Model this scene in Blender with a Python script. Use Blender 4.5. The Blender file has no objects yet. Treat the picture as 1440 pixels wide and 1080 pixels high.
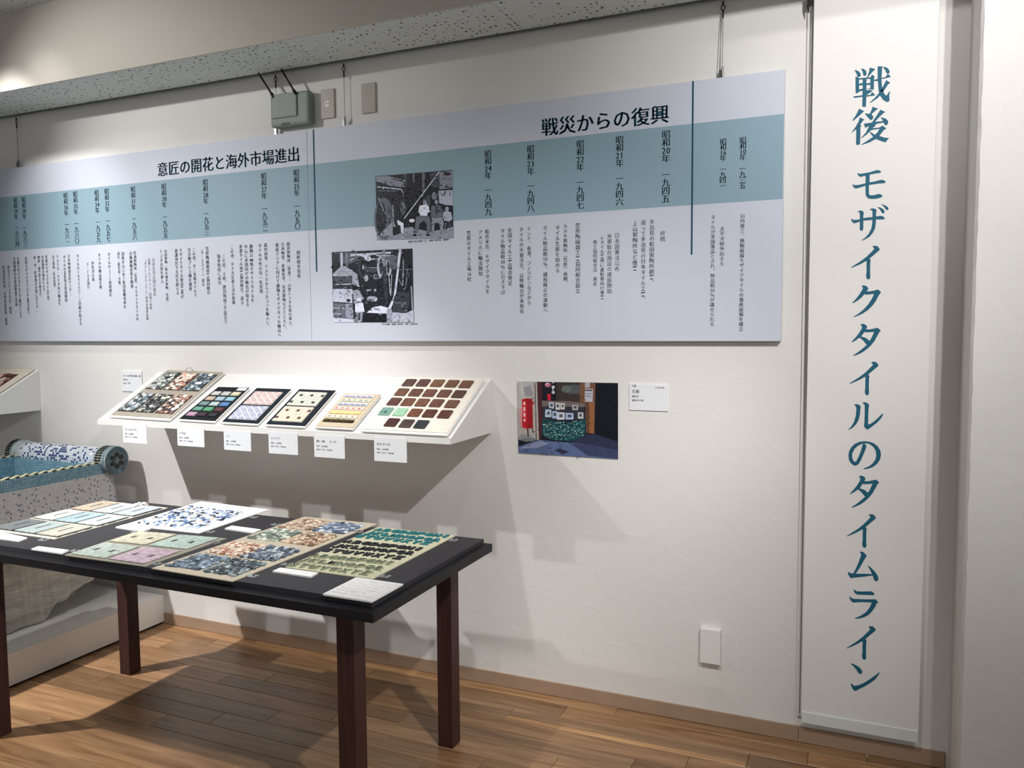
import bpy, bmesh, math, random
from mathutils import Vector, Matrix
R = random.Random(7)
SC = bpy.context.scene
COL = SC.collection

# ---------------------------------------------------------------- camera, world, lights, exposure
FPX, YAW, PIT, ROLL = 1135.9, 0.41114, 0.06910, -0.00706
CAM = Vector((0.0, -3.0076, 1.5))
FW = Vector((-math.sin(YAW) * math.cos(PIT), math.cos(YAW) * math.cos(PIT), -math.sin(PIT)))
RT = Vector((math.cos(YAW), math.sin(YAW), 0.0))
UP = RT.cross(FW)
RT, UP = math.cos(ROLL) * RT + math.sin(ROLL) * UP, -math.sin(ROLL) * RT + math.cos(ROLL) * UP
cd = bpy.data.cameras.new('camera')
cd.sensor_width = 36.0
cd.lens = FPX / 1440 * 36
cd.clip_start = 0.05
co = bpy.data.objects.new('camera', cd)
COL.objects.link(co)
m = Matrix((RT, UP, -FW)).transposed().to_4x4()
m.translation = CAM
co.matrix_world = m
SC.camera = co

w = bpy.data.worlds.new('ambient_fill')  # even ambient fill added to lift the shadows, no daylight source
SC.world = w
w.use_nodes = True
w.node_tree.nodes['Background'].inputs[0].default_value = (0.97, 0.99, 1.0, 1)
w.node_tree.nodes['Background'].inputs[1].default_value = 0.40

def spot(name, loc, target, power, angle, blend=0.5, radius=0.03, col=(1, 0.99, 0.98)):
    l = bpy.data.lights.new(name, 'SPOT')
    l.energy = power
    l.color = col
    l.spot_size = math.radians(angle)
    l.spot_blend = blend
    l.shadow_soft_size = radius
    o = bpy.data.objects.new(name, l)
    o.location = loc
    o.rotation_euler = (Vector(target) - Vector(loc)).to_track_quat('-Z', 'Y').to_euler()
    COL.objects.link(o)
    return o
# track spotlights under the ceiling, above and behind the frame (first three positions found from shadows, later ones added to match brightness)
spot('fitted_spotlight', (-1.80, -1.12, 2.98), (-2.1, -0.55, 0.7), 129, 58, 0.8)
spot('fitted_spotlight', (0.70, -2.22, 2.98), (-1.8, -0.5, 0.7), 214, 56, 0.8)
spot('fitted_spotlight', (0.70, -2.22, 2.98), (-0.1, 0.0, 2.2), 84, 52, 0.8)
spot('fitted_spotlight', (0.70, -2.22, 2.98), (-0.3, 0.0, 0.5), 51, 38, 0.9)
spot('fitted_spotlight', (-4.12, -2.05, 2.98), (-3.0, 0.0, 0.9), 136, 62, 0.8)
spot('fitted_spotlight', (-4.12, -2.05, 2.98), (-2.8, 0.0, 1.9), 117, 62, 0.8)
spot('fitted_spotlight', (-4.12, -2.05, 2.98), (-3.1, -0.5, 0.2), 93, 48, 0.8)
spot('fitted_spotlight', (-4.12, -2.05, 2.98), (-3.0, -0.8, 0.0), 330, 42, 0.8)
spot('fitted_spotlight', (0.95, -2.6, 2.98), (0.55, -0.3, 2.15), 138, 60, 0.8)
spot('fitted_spotlight', (0.05, -1.1, 2.98), (0.02, 0.0, 2.35), 15, 60, 0.9)  # lamp added to brighten the top of the banner
spot('fitted_spotlight', (-0.6, -2.0, 2.98), (-0.6, 0.0, 0.5), 20, 50, 0.9)  # lamp added to lift the lower wall
spot('fitted_spotlight', (-0.6, -2.0, 2.98), (-0.55, 0.0, 0.35), 75, 32, 0.9)  # narrower added cone for the same lower wall
spot('fitted_spotlight', (-3.80, -0.74, 2.94), (-3.80, -0.38, 2.45), 34, 62, 1.0)  # lamp added for the pool of light on the bulkhead face
spot('fitted_spotlight', (-3.55, -0.72, 2.86), (-3.53, -0.33, 2.60), 2.4, 62, 1.0)  # weak added lamp that strengthens the bulkhead pool

SC.view_settings.view_transform = 'Standard'
SC.view_settings.look = 'None'
SC.view_settings.exposure = 0.0
SC.view_settings.gamma = 1.0
SC.view_settings.use_curve_mapping = False

# ---------------------------------------------------------------- helpers
def ray(u, v):
    return FW + RT * ((u - 720) / FPX) - UP * ((v - 540) / FPX)
def on_x(u, v, X):
    d = ray(u, v); return CAM + d * ((X - CAM.x) / d.x)
def on_y(u, v, Y=0.0):
    d = ray(u, v); return CAM + d * ((Y - CAM.y) / d.y)
def on_z(u, v, Z=0.0):
    d = ray(u, v); return CAM + d * ((Z - CAM.z) / d.z)
def on_p(u, v, P, N):
    d = ray(u, v); return CAM + d * ((P - CAM).dot(N) / d.dot(N))

def lin(c):
    return tuple(((x / 255) / 12.92 if x / 255 <= 0.04045 else ((x / 255 + 0.055) / 1.055) ** 2.4) for x in c[:3]) + (1.0,)

class MB:
    def __init__(s): s.v = []; s.f = []; s.c = []; s.sm = []
    def add(s, vs, fs, c=(255, 255, 255), smooth=False):
        b = len(s.v)
        s.v += [tuple(p) for p in vs]
        for f in fs:
            s.f.append([b + i for i in f]); s.c.append(c); s.sm.append(smooth)
        return s
    def box(s, a, b, c=(255, 255, 255)):
        x0, y0, z0 = a; x1, y1, z1 = b
        return s.hexa([(x0, y0, z0), (x1, y0, z0), (x1, y1, z0), (x0, y1, z0), (x0, y0, z1), (x1, y0, z1), (x1, y1, z1), (x0, y1, z1)], c)
    def hexa(s, p, c=(255, 255, 255)):
        return s.add(p, [(0, 3, 2, 1), (4, 5, 6, 7), (0, 1, 5, 4), (1, 2, 6, 5), (2, 3, 7, 6), (3, 0, 4, 7)], c)
    def bbox(s, a, b, r=0.003, c=(255, 255, 255)):
        """box with chamfered edges"""
        bm = bmesh.new(); bmesh.ops.create_cube(bm, size=1)
        sx, sy, sz = [b[i] - a[i] for i in range(3)]
        for q in bm.verts:
            q.co = Vector(((a[0] + b[0]) / 2 + q.co.x * sx, (a[1] + b[1]) / 2 + q.co.y * sy, (a[2] + b[2]) / 2 + q.co.z * sz))
        bmesh.ops.bevel(bm, geom=bm.edges[:], offset=r, segments=2, affect='EDGES', profile=0.6)
        bm.verts.index_update()
        s.add([q.co[:] for q in bm.verts], [[q.index for q in f.verts] for f in bm.faces], c)
        bm.free(); return s
    def tube(s, a, b, r, c=(255, 255, 255), n=10, r2=None, caps=True):
        a = Vector(a); b = Vector(b); d = (b - a).normalized()
        u = d.orthogonal().normalized(); w_ = d.cross(u); r2 = r if r2 is None else r2
        vs = []
        for P, rr in ((a, r), (b, r2)):
            for i in range(n):
                t = 2 * math.pi * i / n; vs.append(P + (u * math.cos(t) + w_ * math.sin(t)) * rr)
        s.add(vs, [(i, (i + 1) % n, n + (i + 1) % n, n + i) for i in range(n)], c, True)
        if caps: s.add(vs, [list(range(n))[::-1], list(range(n, 2 * n))], c)
        return s
    def poly(s, pts, c=(255, 255, 255)):
        return s.add(pts, [list(range(len(pts)))], c)
    def build(s, name, mat, parent=None, kind=None, label=None):
        me = bpy.data.meshes.new(name)
        off = Vector((0, 0, 0))
        p = parent
        while p is not None: off += p.location; p = p.parent
        me.from_pydata([tuple(Vector(q) - off) for q in s.v], [], s.f)
        at = me.attributes.new('tint', 'FLOAT_COLOR', 'CORNER')
        data = []
        cache = {}
        for f, c in zip(s.f, s.c):
            if c not in cache: cache[c] = lin(c)
            data += list(cache[c]) * len(f)
        at.data.foreach_set('color', data)
        me.polygons.foreach_set('use_smooth', s.sm)
        me.materials.append(mat)
        me.validate(); me.update()
        o = bpy.data.objects.new(name, me); COL.objects.link(o)
        if parent is not None: o.parent = parent
        if kind: o['kind'] = kind
        if label: o['label'] = label
        return o

def thing(name, label, cat, loc=(0, 0, 0), group=None):
    o = bpy.data.objects.new(name, None); COL.objects.link(o)
    o.empty_display_size = 0.05
    o.location = loc; o['label'] = label; o['category'] = cat
    if group: o['group'] = group
    return o
def tag(o, label, cat, group=None):
    o['label'] = label; o['category'] = cat
    if group: o['group'] = group
    return o

# ---- materials
def mat(name, col=None, rough=0.6, spec=0.3, noise=None, bump=None, tint=False, metal=0.0, stretch=None, coat=0.0, vary=0.0):
    M = bpy.data.materials.new(name); M.use_nodes = True
    nt = M.node_tree; N = nt.nodes; L = nt.links; B = N['Principled BSDF']
    B.inputs['Roughness'].default_value = rough
    B.inputs['Specular IOR Level'].default_value = spec
    B.inputs['Metallic'].default_value = metal
    B.inputs['Coat Weight'].default_value = coat
    tc = N.new('ShaderNodeTexCoord'); mp = N.new('ShaderNodeMapping'); L.new(tc.outputs['Object'], mp.inputs[0])
    if stretch: mp.inputs['Scale'].default_value = stretch
    if tint:
        a = N.new('ShaderNodeAttribute'); a.attribute_name = 'tint'; src = a.outputs['Color']
    else:
        a = N.new('ShaderNodeRGB'); a.outputs[0].default_value = lin(col); src = a.outputs[0]
    if noise:
        sc_, amt = noise
        n = N.new('ShaderNodeTexNoise'); n.inputs['Scale'].default_value = sc_; n.inputs['Detail'].default_value = 5
        L.new(mp.outputs[0], n.inputs['Vector'])
        mr = N.new('ShaderNodeMapRange'); mr.inputs[1].default_value = 0.3; mr.inputs[2].default_value = 0.7
        mr.inputs[3].default_value = 1 - amt; mr.inputs[4].default_value = 1 + amt
        L.new(n.outputs[0], mr.inputs[0])
        mx = N.new('ShaderNodeVectorMath'); mx.operation = 'SCALE'
        L.new(src, mx.inputs[0]); L.new(mr.outputs[0], mx.inputs['Scale']); src = mx.outputs[0]
    if vary:
        oi = N.new('ShaderNodeObjectInfo'); mr = N.new('ShaderNodeMapRange')
        mr.inputs[3].default_value = 1 - vary; mr.inputs[4].default_value = 1 + vary
        L.new(oi.outputs['Random'], mr.inputs[0])
        mx = N.new('ShaderNodeVectorMath'); mx.operation = 'SCALE'
        L.new(src, mx.inputs[0]); L.new(mr.outputs[0], mx.inputs['Scale']); src = mx.outputs[0]
    L.new(src, B.inputs['Base Color'])
    if bump:
        sc_, st = bump
        n = N.new('ShaderNodeTexNoise'); n.inputs['Scale'].default_value = sc_; n.inputs['Detail'].default_value = 6
        L.new(mp.outputs[0], n.inputs['Vector'])
        bp = N.new('ShaderNodeBump'); bp.inputs['Strength'].default_value = st; bp.inputs['Distance'].default_value = 0.01
        L.new(n.outputs[0], bp.inputs['Height']); L.new(bp.outputs[0], B.inputs['Normal'])
    return M

M_print = mat('printed_ink', tint=True, rough=0.55, spec=0.2)
M_photo = mat('photo_print', tint=True, rough=0.4, spec=0.3, noise=(330, 0.16))
M_board = mat('white_laminate_board', (205, 210, 223), rough=0.5, spec=0.25)
M_boardL = mat('pale_blue_print', (143, 170, 184), rough=0.5, spec=0.25)
M_white = mat('white_paint', (232, 230, 226), rough=0.5, spec=0.3)
M_card = mat('white_card', (232, 233, 236), rough=0.6, spec=0.2)
M_banner = mat('banner_cloth', (234, 231, 229), rough=0.75, spec=0.15, noise=(2.2, 0.012))
M_hem = mat('banner_hem', (222, 226, 224), rough=0.7, spec=0.15)
M_steel = mat('wire_steel', (120, 120, 120), rough=0.35, metal=0.9)
M_black = mat('black_plastic', (22, 22, 24), rough=0.45)
M_router = mat('grey_plastic', (135, 145, 138), rough=0.5, spec=0.3)
M_plate = mat('cover_plate_beige', (176, 170, 158), rough=0.45, spec=0.35)
M_legwood = mat('dark_walnut_legs', (66, 40, 36), rough=0.5, spec=0.3, noise=(6, 0.25), stretch=(14, 14, 0.8))
M_topwood = mat('dark_table_edge', (27, 26, 29), rough=0.5, spec=0.3, noise=(5, 0.2), stretch=(0.8, 14, 14))
M_tabletop = mat('charcoal_table_board', (51, 50, 54), rough=0.55, spec=0.35, noise=(30, 0.06))
M_tint = mat('glazed_ceramic', tint=True, rough=0.3, spec=0.45, noise=(90, 0.12))
M_matte = mat('matte_pieces', tint=True, rough=0.7, spec=0.2, noise=(120, 0.12))
M_brown = mat('brown_glazed_tile', tint=True, rough=0.28, spec=0.5, noise=(70, 0.35), vary=0.22)
M_sheet = mat('craft_card', tint=True, rough=0.85, spec=0.1, noise=(60, 0.05))
M_skirt = mat('skirting_vinyl', (166, 140, 118), rough=0.5, spec=0.3, noise=(8, 0.06))
M_ped = mat('pedestal_paint', (232, 230, 226), rough=0.5, spec=0.3, noise=(3, 0.02))
M_conc = mat('rough_mortar', (188, 184, 174), rough=0.95, spec=0.05, noise=(11, 0.2), bump=(30, 0.8), stretch=(1, 1, 3.5))
M_rail = mat('rail_grey', (92, 102, 98), rough=0.5, spec=0.3)

def plaster(name, col):
    M = mat(name, col, rough=0.85, spec=0.15, noise=(1.6, 0.02))
    nt = M.node_tree; N = nt.nodes; L = nt.links; B = N['Principled BSDF']
    tc = N['Texture Coordinate']
    n1 = N.new('ShaderNodeTexNoise'); n1.inputs['Scale'].default_value = 9; n1.inputs['Detail'].default_value = 7; n1.inputs['Distortion'].default_value = 1.4
    n2 = N.new('ShaderNodeTexNoise'); n2.inputs['Scale'].default_value = 90; n2.inputs['Detail'].default_value = 4
    L.new(tc.outputs['Object'], n1.inputs['Vector']); L.new(tc.outputs['Object'], n2.inputs['Vector'])
    ad = N.new('ShaderNodeMath'); ad.operation = 'MULTIPLY_ADD'; ad.inputs[1].default_value = 0.25
    L.new(n2.outputs[0], ad.inputs[0]); L.new(n1.outputs[0], ad.inputs[2])
    bp = N.new('ShaderNodeBump'); bp.inputs['Strength'].default_value = 0.16; bp.inputs['Distance'].default_value = 0.012
    L.new(ad.outputs[0], bp.inputs['Height']); L.new(bp.outputs[0], B.inputs['Normal'])
    return M
M_wall = plaster('trowelled_plaster', (227, 224, 220))
M_bulk = mat('bulkhead_paint', (205, 198, 188), rough=0.85, spec=0.1, noise=(2, 0.02))

def perforated():
    M = mat('perforated_gypsum', (216, 220, 216), rough=0.85, spec=0.1)
    nt = M.node_tree; N = nt.nodes; L = nt.links; B = N['Principled BSDF']
    tc = N['Texture Coordinate']
    vo = N.new('ShaderNodeTexVoronoi'); vo.inputs['Scale'].default_value = 38; vo.voronoi_dimensions = '2D'
    L.new(tc.outputs['Object'], vo.inputs['Vector'])
    sp = N.new('ShaderNodeSeparateColor'); L.new(vo.outputs['Color'], sp.inputs[0])
    th = N.new('ShaderNodeMapRange'); th.inputs[1].default_value = 0.2; th.inputs[2].default_value = 1.0; th.inputs[3].default_value = 0.0; th.inputs[4].default_value = 0.23
    L.new(sp.outputs[0], th.inputs[0])
    lt = N.new('ShaderNodeMath'); lt.operation = 'LESS_THAN'; L.new(vo.outputs['Distance'], lt.inputs[0]); L.new(th.outputs[0], lt.inputs[1])
    mx = N.new('ShaderNodeMix'); mx.data_type = 'RGBA'
    L.new(lt.outputs[0], mx.inputs[0]); mx.inputs[6].default_value = lin((216, 220, 216)); mx.inputs[7].default_value = lin((70, 68, 66))
    L.new(mx.outputs[2], B.inputs['Base Color'])
    return M
M_perf = perforated()

def wood():
    M = mat('oak_plank', (176, 128, 84), rough=0.33, spec=0.4)
    nt = M.node_tree; N = nt.nodes; L = nt.links; B = N['Principled BSDF']
    tc = N['Texture Coordinate']; oi = N.new('ShaderNodeObjectInfo')
    mp = N['Mapping']; mp.inputs['Scale'].default_value = (1.2, 16, 16)
    ad = N.new('ShaderNodeVectorMath'); ad.operation = 'MULTIPLY_ADD'
    L.new(oi.outputs['Random'], ad.inputs[0]); ad.inputs[1].default_value = (37, 53, 0); L.new(tc.outputs['Object'], ad.inputs[2])
    L.new(ad.outputs[0], mp.inputs[0])
    n = N.new('ShaderNodeTexNoise'); n.inputs['Scale'].default_value = 2.2; n.inputs['Detail'].default_value = 9; n.inputs['Distortion'].default_value = 0.8
    L.new(mp.outputs[0], n.inputs['Vector'])
    cr = N.new('ShaderNodeValToRGB'); cr.color_ramp.elements[0].position = 0.3; cr.color_ramp.elements[1].position = 0.72
    cr.color_ramp.elements[0].color = lin((158, 115, 78)); cr.color_ramp.elements[1].color = lin((214, 169, 124))
    L.new(n.outputs[0], cr.inputs[0])
    at = N.new('ShaderNodeAttribute'); at.attribute_name = 'tint'
    mx = N.new('ShaderNodeVectorMath'); mx.operation = 'MULTIPLY'
    L.new(cr.outputs[0], mx.inputs[0]); L.new(at.outputs['Color'], mx.inputs[1])
    L.new(mx.outputs[0], B.inputs['Base Color'])
    return M
M_oak = wood()

def mosaic(name, kind):
    """tiny square tesserae: grid grout + dots, in object space metres"""
    M = mat(name, (200, 200, 200), rough=0.3, spec=0.5)
    nt = M.node_tree; N = nt.nodes; L = nt.links; B = N['Principled BSDF']
    tc = N['Texture Coordinate']
    sx = N.new('ShaderNodeSeparateXYZ')
    L.new((tc.outputs['UV'] if kind == 'roll' else tc.outputs['Object']), sx.inputs[0])
    def math_(op, a, b=None):
        q = N.new('ShaderNodeMath'); q.operation = op
        for i, val in enumerate((a, b)):
            if val is None: continue
            if isinstance(val, (int, float)): q.inputs[i].default_value = val
            else: L.new(val, q.inputs[i])
        return q.outputs[0]
    T = 0.0125 if kind != 'side' else 0.0095
    if kind in ('roll',): U, V = sx.outputs[0], sx.outputs[1]
    else:
        U = math_('ADD', sx.outputs[0], sx.outputs[1]); V = sx.outputs[2]
    u = math_('DIVIDE', U, T); v = math_('DIVIDE', V, T)
    fu = math_('FLOOR', u); fv = math_('FLOOR', v)
    cu = math_('FRACT', u); cv = math_('FRACT', v)
    g = math_('MAXIMUM', math_('LESS_THAN', cu, 0.16), math_('LESS_THAN', cv, 0.16))
    cb = N.new('ShaderNodeCombineXYZ'); L.new(fu, cb.inputs[0]); L.new(fv, cb.inputs[1])
    wn = N.new('ShaderNodeTexWhiteNoise'); wn.noise_dimensions = '2D'; L.new(cb.outputs[0], wn.inputs['Vector'])
    def mix(fac, a, b):
        q = N.new('ShaderNodeMix'); q.data_type = 'RGBA'
        if isinstance(fac, (int, float)): q.inputs[0].default_value = fac
        else: L.new(fac, q.inputs[0])
        for i, val in ((6, a), (7, b)):
            if isinstance(val, tuple): q.inputs[i].default_value = lin(val)
            else: L.new(val, q.inputs[i])
        return q.outputs[2]
    if kind == 'blue':
        c = mix(wn.outputs['Value'], (104, 144, 160), (138, 172, 186)); c = mix(g, c, (80, 116, 136))
    elif kind == 'side':
        # pale tiles, blue dots thicker towards the ground
        dn = N.new("ShaderNodeMapRange"); dn.inputs[1].default_value = 0.66; dn.inputs[2].default_value = 0.38
        dn.inputs[3].default_value = 0.02; dn.inputs[4].default_value = 0.62
        L.new(V, dn.inputs[0])
        lat = math_('LESS_THAN', math_('MODULO', math_('ADD', math_('ADD', fu, math_('MULTIPLY', fv, 2)), 4000), 5), 1.5)
        dot = math_('MULTIPLY', lat, math_('LESS_THAN', wn.outputs['Value'], dn.outputs[0]))
        c = mix(wn.outputs['Value'], (188, 187, 186), (208, 209, 211)); c = mix(dot, c, (112, 122, 152)); c = mix(g, c, (178, 176, 176))
    else:
        en = N.new('ShaderNodeTexNoise'); en.inputs['Scale'].default_value = 7; L.new(cb.outputs[0], en.inputs['Vector'])
        ab = math_('ABSOLUTE', math_('ADD', sx.outputs[0], 0.02))
        dn = N.new('ShaderNodeMapRange'); dn.inputs[1].default_value = 0.08; dn.inputs[2].default_value = 0.34
        dn.inputs[3].default_value = 0.5; dn.inputs[4].default_value = 0.04
        L.new(ab, dn.inputs[0])
        dot = math_('LESS_THAN', wn.outputs['Value'], dn.outputs[0])
        c = mix(wn.outputs['Value'], (196, 204, 214), (224, 228, 232)); c = mix(dot, c, (40, 58, 112)); c = mix(g, c, (168, 178, 190))
    L.new(c, B.inputs['Base Color'])
    bp = N.new('ShaderNodeBump'); bp.inputs['Strength'].default_value = 0.5; bp.inputs['Distance'].default_value = 0.002; bp.invert = True
    L.new(g, bp.inputs['Height']); L.new(bp.outputs[0], B.inputs['Normal'])
    if kind == 'roll': B.inputs['Roughness'].default_value = 0.18
    return M
M_mblue = mosaic('blue_mosaic', 'blue'); M_mside = mosaic('dotted_mosaic', 'side'); M_mroll = mosaic('roll_mosaic', 'roll')
def acrylic():
    M = mat('clear_acrylic', (215, 220, 222), rough=0.08, spec=0.6)
    M.node_tree.nodes['Principled BSDF'].inputs['Transmission Weight'].default_value = 0.75
    return M
M_acr = acrylic()

# ---- glyphs
_gc = {}
def glyph(ch, off=0.0, ext=0.0):
    k = (ch, off, ext)
    if k not in _gc:
        c = bpy.data.curves.new('glyph', 'FONT'); c.body = ch; c.size = 1; c.offset = off; c.extrude = ext; c.resolution_u = 2
        o = bpy.data.objects.new('glyph', c); COL.objects.link(o)
        me = bpy.data.meshes.new_from_object(o.evaluated_get(bpy.context.evaluated_depsgraph_get()))
        _gc[k] = ([tuple(q.co) for q in me.vertices], [tuple(p.vertices) for p in me.polygons])
        bpy.data.objects.remove(o); bpy.data.curves.remove(c); bpy.data.meshes.remove(me)
    return _gc[k]
def put(mb, ch, cx, cz, size, y, c, off=-0.008, shifts=(0, 0.03), wx=1.0, em=True):
    """one printed character centred on (cx, cz) of the plane y"""
    if ch in ' 　': return
    if len(ch) > 1:
        for i, q in enumerate(ch): put(mb, q, cx + (i - (len(ch) - 1) / 2) * size * 0.5, cz, size, y, c, off, shifts, 0.92)
        return
    vs, fs = glyph(ch, off)
    hw = 0.5
    if ord(ch) < 256: hw = (min(q[0] for q in vs) + max(q[0] for q in vs)) / 2
    for sft in shifts:
        mb.add([(cx + (q[0] - hw + sft - shifts[-1] / 2) * size * wx, y, cz + (q[1] - 0.38) * size) for q in vs], fs, c)
VF = {'（': '︵', '）': '︶', '(': '︵', ')': '︶', '、': '︑', 'ー': '｜', '「': '﹁', '」': '﹂', '−': '｜'}
def column(name, parent, text, u0, v0, u1, v1, y, c, size=None, shifts=(0, 0.035), wide=1.0):
    """vertical line of text whose top and bottom are seen at (u0,v0) and (u1,v1)"""
    cells = []
    i = 0
    while i < len(text):
        if text[i].isdigit() and i + 1 < len(text) and text[i + 1].isdigit(): cells.append(text[i:i + 2]); i += 2
        elif text[i:i + 3] == 'JIS': cells.append('J'); cells.append('I'); cells.append('S'); i += 3
        else: cells.append(text[i]); i += 1
    a = on_y(u0, v0, y); b = on_y(u1, v1, y)
    x = (a.x + b.x) / 2; p = (a.z - b.z) / len(cells)
    mb = MB()
    for k, t in enumerate(cells):
        if t == '　': mb.build(name, M_print, parent); mb = MB(); continue
        put(mb, VF.get(t, t), x, a.z - (k + 0.5) * p, (size or p) * wide, y, c, shifts=shifts)
    mb.build(name, M_print, parent)
def row(mb, text, x, z, size, y, c, pitch=1.0, shifts=(0, 0.03), off=-0.008, wx=1.0):
    for k, t in enumerate(text): put(mb, t, x + (k + 0.5) * size * pitch * (0.55 if ord(t) < 256 else 1), z, size, y, c, shifts=shifts, off=off, wx=wx)

class Frame:
    """a rectangle-like patch: corners TL,TR,BR,BL in metres; u right, v down, h along the normal"""
    def __init__(s, TL, TR, BR, BL, h0=0.0):
        s.c = [Vector(q) for q in (TL, TR, BR, BL)]
        s.n = (s.c[1] - s.c[0]).cross(s.c[0] - s.c[3]).normalized()
        s.h0 = h0
        s.w = (s.c[1] - s.c[0]).length; s.l = (s.c[3] - s.c[0]).length
    def __call__(s, u, v, h=0.0):
        a = s.c[0].lerp(s.c[1], u); b = s.c[3].lerp(s.c[2], u)
        return a.lerp(b, v) + s.n * (h + s.h0)
    def slab(s, mb, u0, v0, u1, v1, h0, h1, c=(255, 255, 255), ch=0.0):
        """ch: top edge chamfer as a fraction"""
        du, dv = (u1 - u0) * ch, (v1 - v0) * ch
        p = [s(u0, v1, h0), s(u1, v1, h0), s(u1, v0, h0), s(u0, v0, h0), s(u0 + du, v1 - dv, h1), s(u1 - du, v1 - dv, h1), s(u1 - du, v0 + dv, h1), s(u0 + du, v0 + dv, h1)]
        if ch:
            hm = h0 + (h1 - h0) * 0.6
            q = p[:4] + [s(u0, v1, hm), s(u1, v1, hm), s(u1, v0, hm), s(u0, v0, hm)] + p[4:]
            return mb.add(q, [(0, 3, 2, 1), (8, 9, 10, 11)] + [(i, (i + 1) % 4, 4 + (i + 1) % 4, 4 + i) for i in range(4)] + [(4 + i, 4 + (i + 1) % 4, 8 + (i + 1) % 4, 8 + i) for i in range(4)], c)
        return mb.hexa(p, c)
    def pebble(s, mb, u, v, ru, rv, h, c, n=7, rot=0.0):
        ring0 = []; ring1 = []; ph = R.random() * 6
        for i in range(n):
            t = ph + 2 * math.pi * i / n; k = R.uniform(0.82, 1.12)
            x, y = math.cos(t) * k, math.sin(t) * k
            x, y = x * math.cos(rot) - y * math.sin(rot), x * math.sin(rot) + y * math.cos(rot)
            ring0.append(s(u + ru * x, v + rv * y, 0)); ring1.append((u + ru * x, v + rv * y))
        vs = ring0 + [s(a, b, h * 0.7) for a, b in ring1] + [s(u + (a - u) * 0.7, v + (b - v) * 0.7, h) for a, b in ring1]
        fs = [(i, (i + 1) % n, n + (i + 1) % n, n + i) for i in range(n)] + [(n + i, n + (i + 1) % n, 2 * n + (i + 1) % n, 2 * n + i) for i in range(n)] + [list(range(2 * n, 3 * n))]
        mb.add(vs, fs, c)

def shade(c, k):
    return tuple(max(0, min(255, int(x * k))) for x in c)
def soft(c, k=0.30, g=1.06):
    m_ = sum(c) / 3
    return tuple(min(255, int((x * (1 - k) + m_ * k) * g)) for x in c)
def pebbles(fr, mb, u0, v0, u1, v1, nu, nv, pal, h=0.006, elong=1.0, fill=0.56, jit=0.25):
    for j in range(nv):
        for i in range(nu):
            du, dv = (u1 - u0) / nu, (v1 - v0) / nv
            u = u0 + (i + 0.5 + (0.25 if j % 2 else -0.25) + R.uniform(-jit, jit)) * du
            v = v0 + (j + 0.5 + R.uniform(-jit, jit)) * dv
            u = min(max(u, u0 + du * 0.4), u1 - du * 0.4)
            fr.pebble(mb, u, v, du * fill * elong * R.uniform(0.75, 1.15), dv * fill * R.uniform(0.75, 1.15), h * R.uniform(0.8, 1.2), shade(soft(R.choice(pal)), R.uniform(0.88, 1.10)), R.choice((5, 6, 7)), R.uniform(-0.4, 0.4))

# ---------------------------------------------------------------- the room
ZS, ZC, YB = 2.656, 3.02, -0.33
XP, YP = 0.29, -0.27        # corner and depth of the projecting pier on the right
def struct(o): o['kind'] = 'structure'; return o
struct(MB().box((-7.5, 0, 0), (XP + 0.02, 0.15, ZC + 0.1)).build('wall_back', M_wall))
bm_p = MB()
# pier with slightly uneven plastered arris
n = 90
vs = []
for i in range(n + 1):
    z = ZC * i / n
    j = R.uniform(-0.004, 0.004); k = R.uniform(-0.004, 0.004)
    vs += [(XP, 0.1, z), (XP + R.uniform(-.0005, .0005), YP + 0.010 + j * .5, z), (XP + 0.008 + k * .4, YP, z), (3.2, YP, z)]
bm_p.add(vs, [(4 * i + q, 4 * i + q + 1, 4 * i + q + 5, 4 * i + q + 4) for i in range(n) for q in range(3)], (255, 255, 255))
pier = bm_p.build('wall_right', M_wall); struct(pier)
struct(MB().box((-7.65, -5.5, 0), (-7.5, 0.15, ZC + 0.1)).build('wall_left', M_wall))
# bulkhead over the wall: painted face, perforated soffit panels, ceiling beyond it
bh = struct(MB().box((-7.5, YB, ZS + 0.014), (3.2, 0.0, ZC)).box((-7.5, YB - 0.003, ZS - 0.001), (3.2, YB + 0.006, ZS + 0.045)).build('trim_1', M_bulk, label='plastered bulkhead running along the top of the wall'))  # proud lower strip hides panel edges, added in place of a shadow gradient
xj = [-7.5, -6.84, -5.91, -4.98, -4.05, -3.12, -2.18, -1.24, -0.31, 0.62, 1.55, 3.2]
for a, b in zip(xj[:-1], xj[1:]):
    MB().box((a + 0.0012, YB + 0.006, ZS), (b - 0.0012, -0.028, ZS + 0.014)).build('soffit_panel', M_perf, bh)
struct(MB().box((-7.5, -5.5, ZC), (3.2, YB, ZC + 0.08)).build('ceiling', M_perf))
struct(MB().box((-7.5, -0.030, ZS - 0.006), (XP, -0.022, ZS + 0.012)).box((-7.5, -0.022, ZS + 0.004), (XP, 0.0, ZS + 0.012)).build('trim_2', M_rail, label='grey picture rail channel at the top of the wall'))

# floor of oak planks
fl = struct(MB().box((-7.5, -5.5, -0.05), (3.2, 0.0, -0.012), (120, 110, 100)).build('floor', M_oak))
PW, PL = 0.096, 0.90
def plank(mb, x0, x1, y0, y1, c):
    g = 0.0007; b = 0.0012
    x0 += g; x1 -= g; y0 += g; y1 -= g
    vs = [(x0, y0, -0.012), (x1, y0, -0.012), (x1, y1, -0.012), (x0, y1, -0.012), (x0, y0, -b), (x1, y0, -b), (x1, y1, -b), (x0, y1, -b), (x0 + b, y0 + b, 0), (x1 - b, y0 + b, 0), (x1 - b, y1 - b, 0), (x0 + b, y1 - b, 0)]
    mb.add(vs, [(8, 9, 10, 11)] + [(i, (i + 1) % 4, 4 + (i + 1) % 4, 4 + i) for i in range(4)] + [(4 + i, 4 + (i + 1) % 4, 8 + (i + 1) % 4, 8 + i) for i in range(4)], c)
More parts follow.
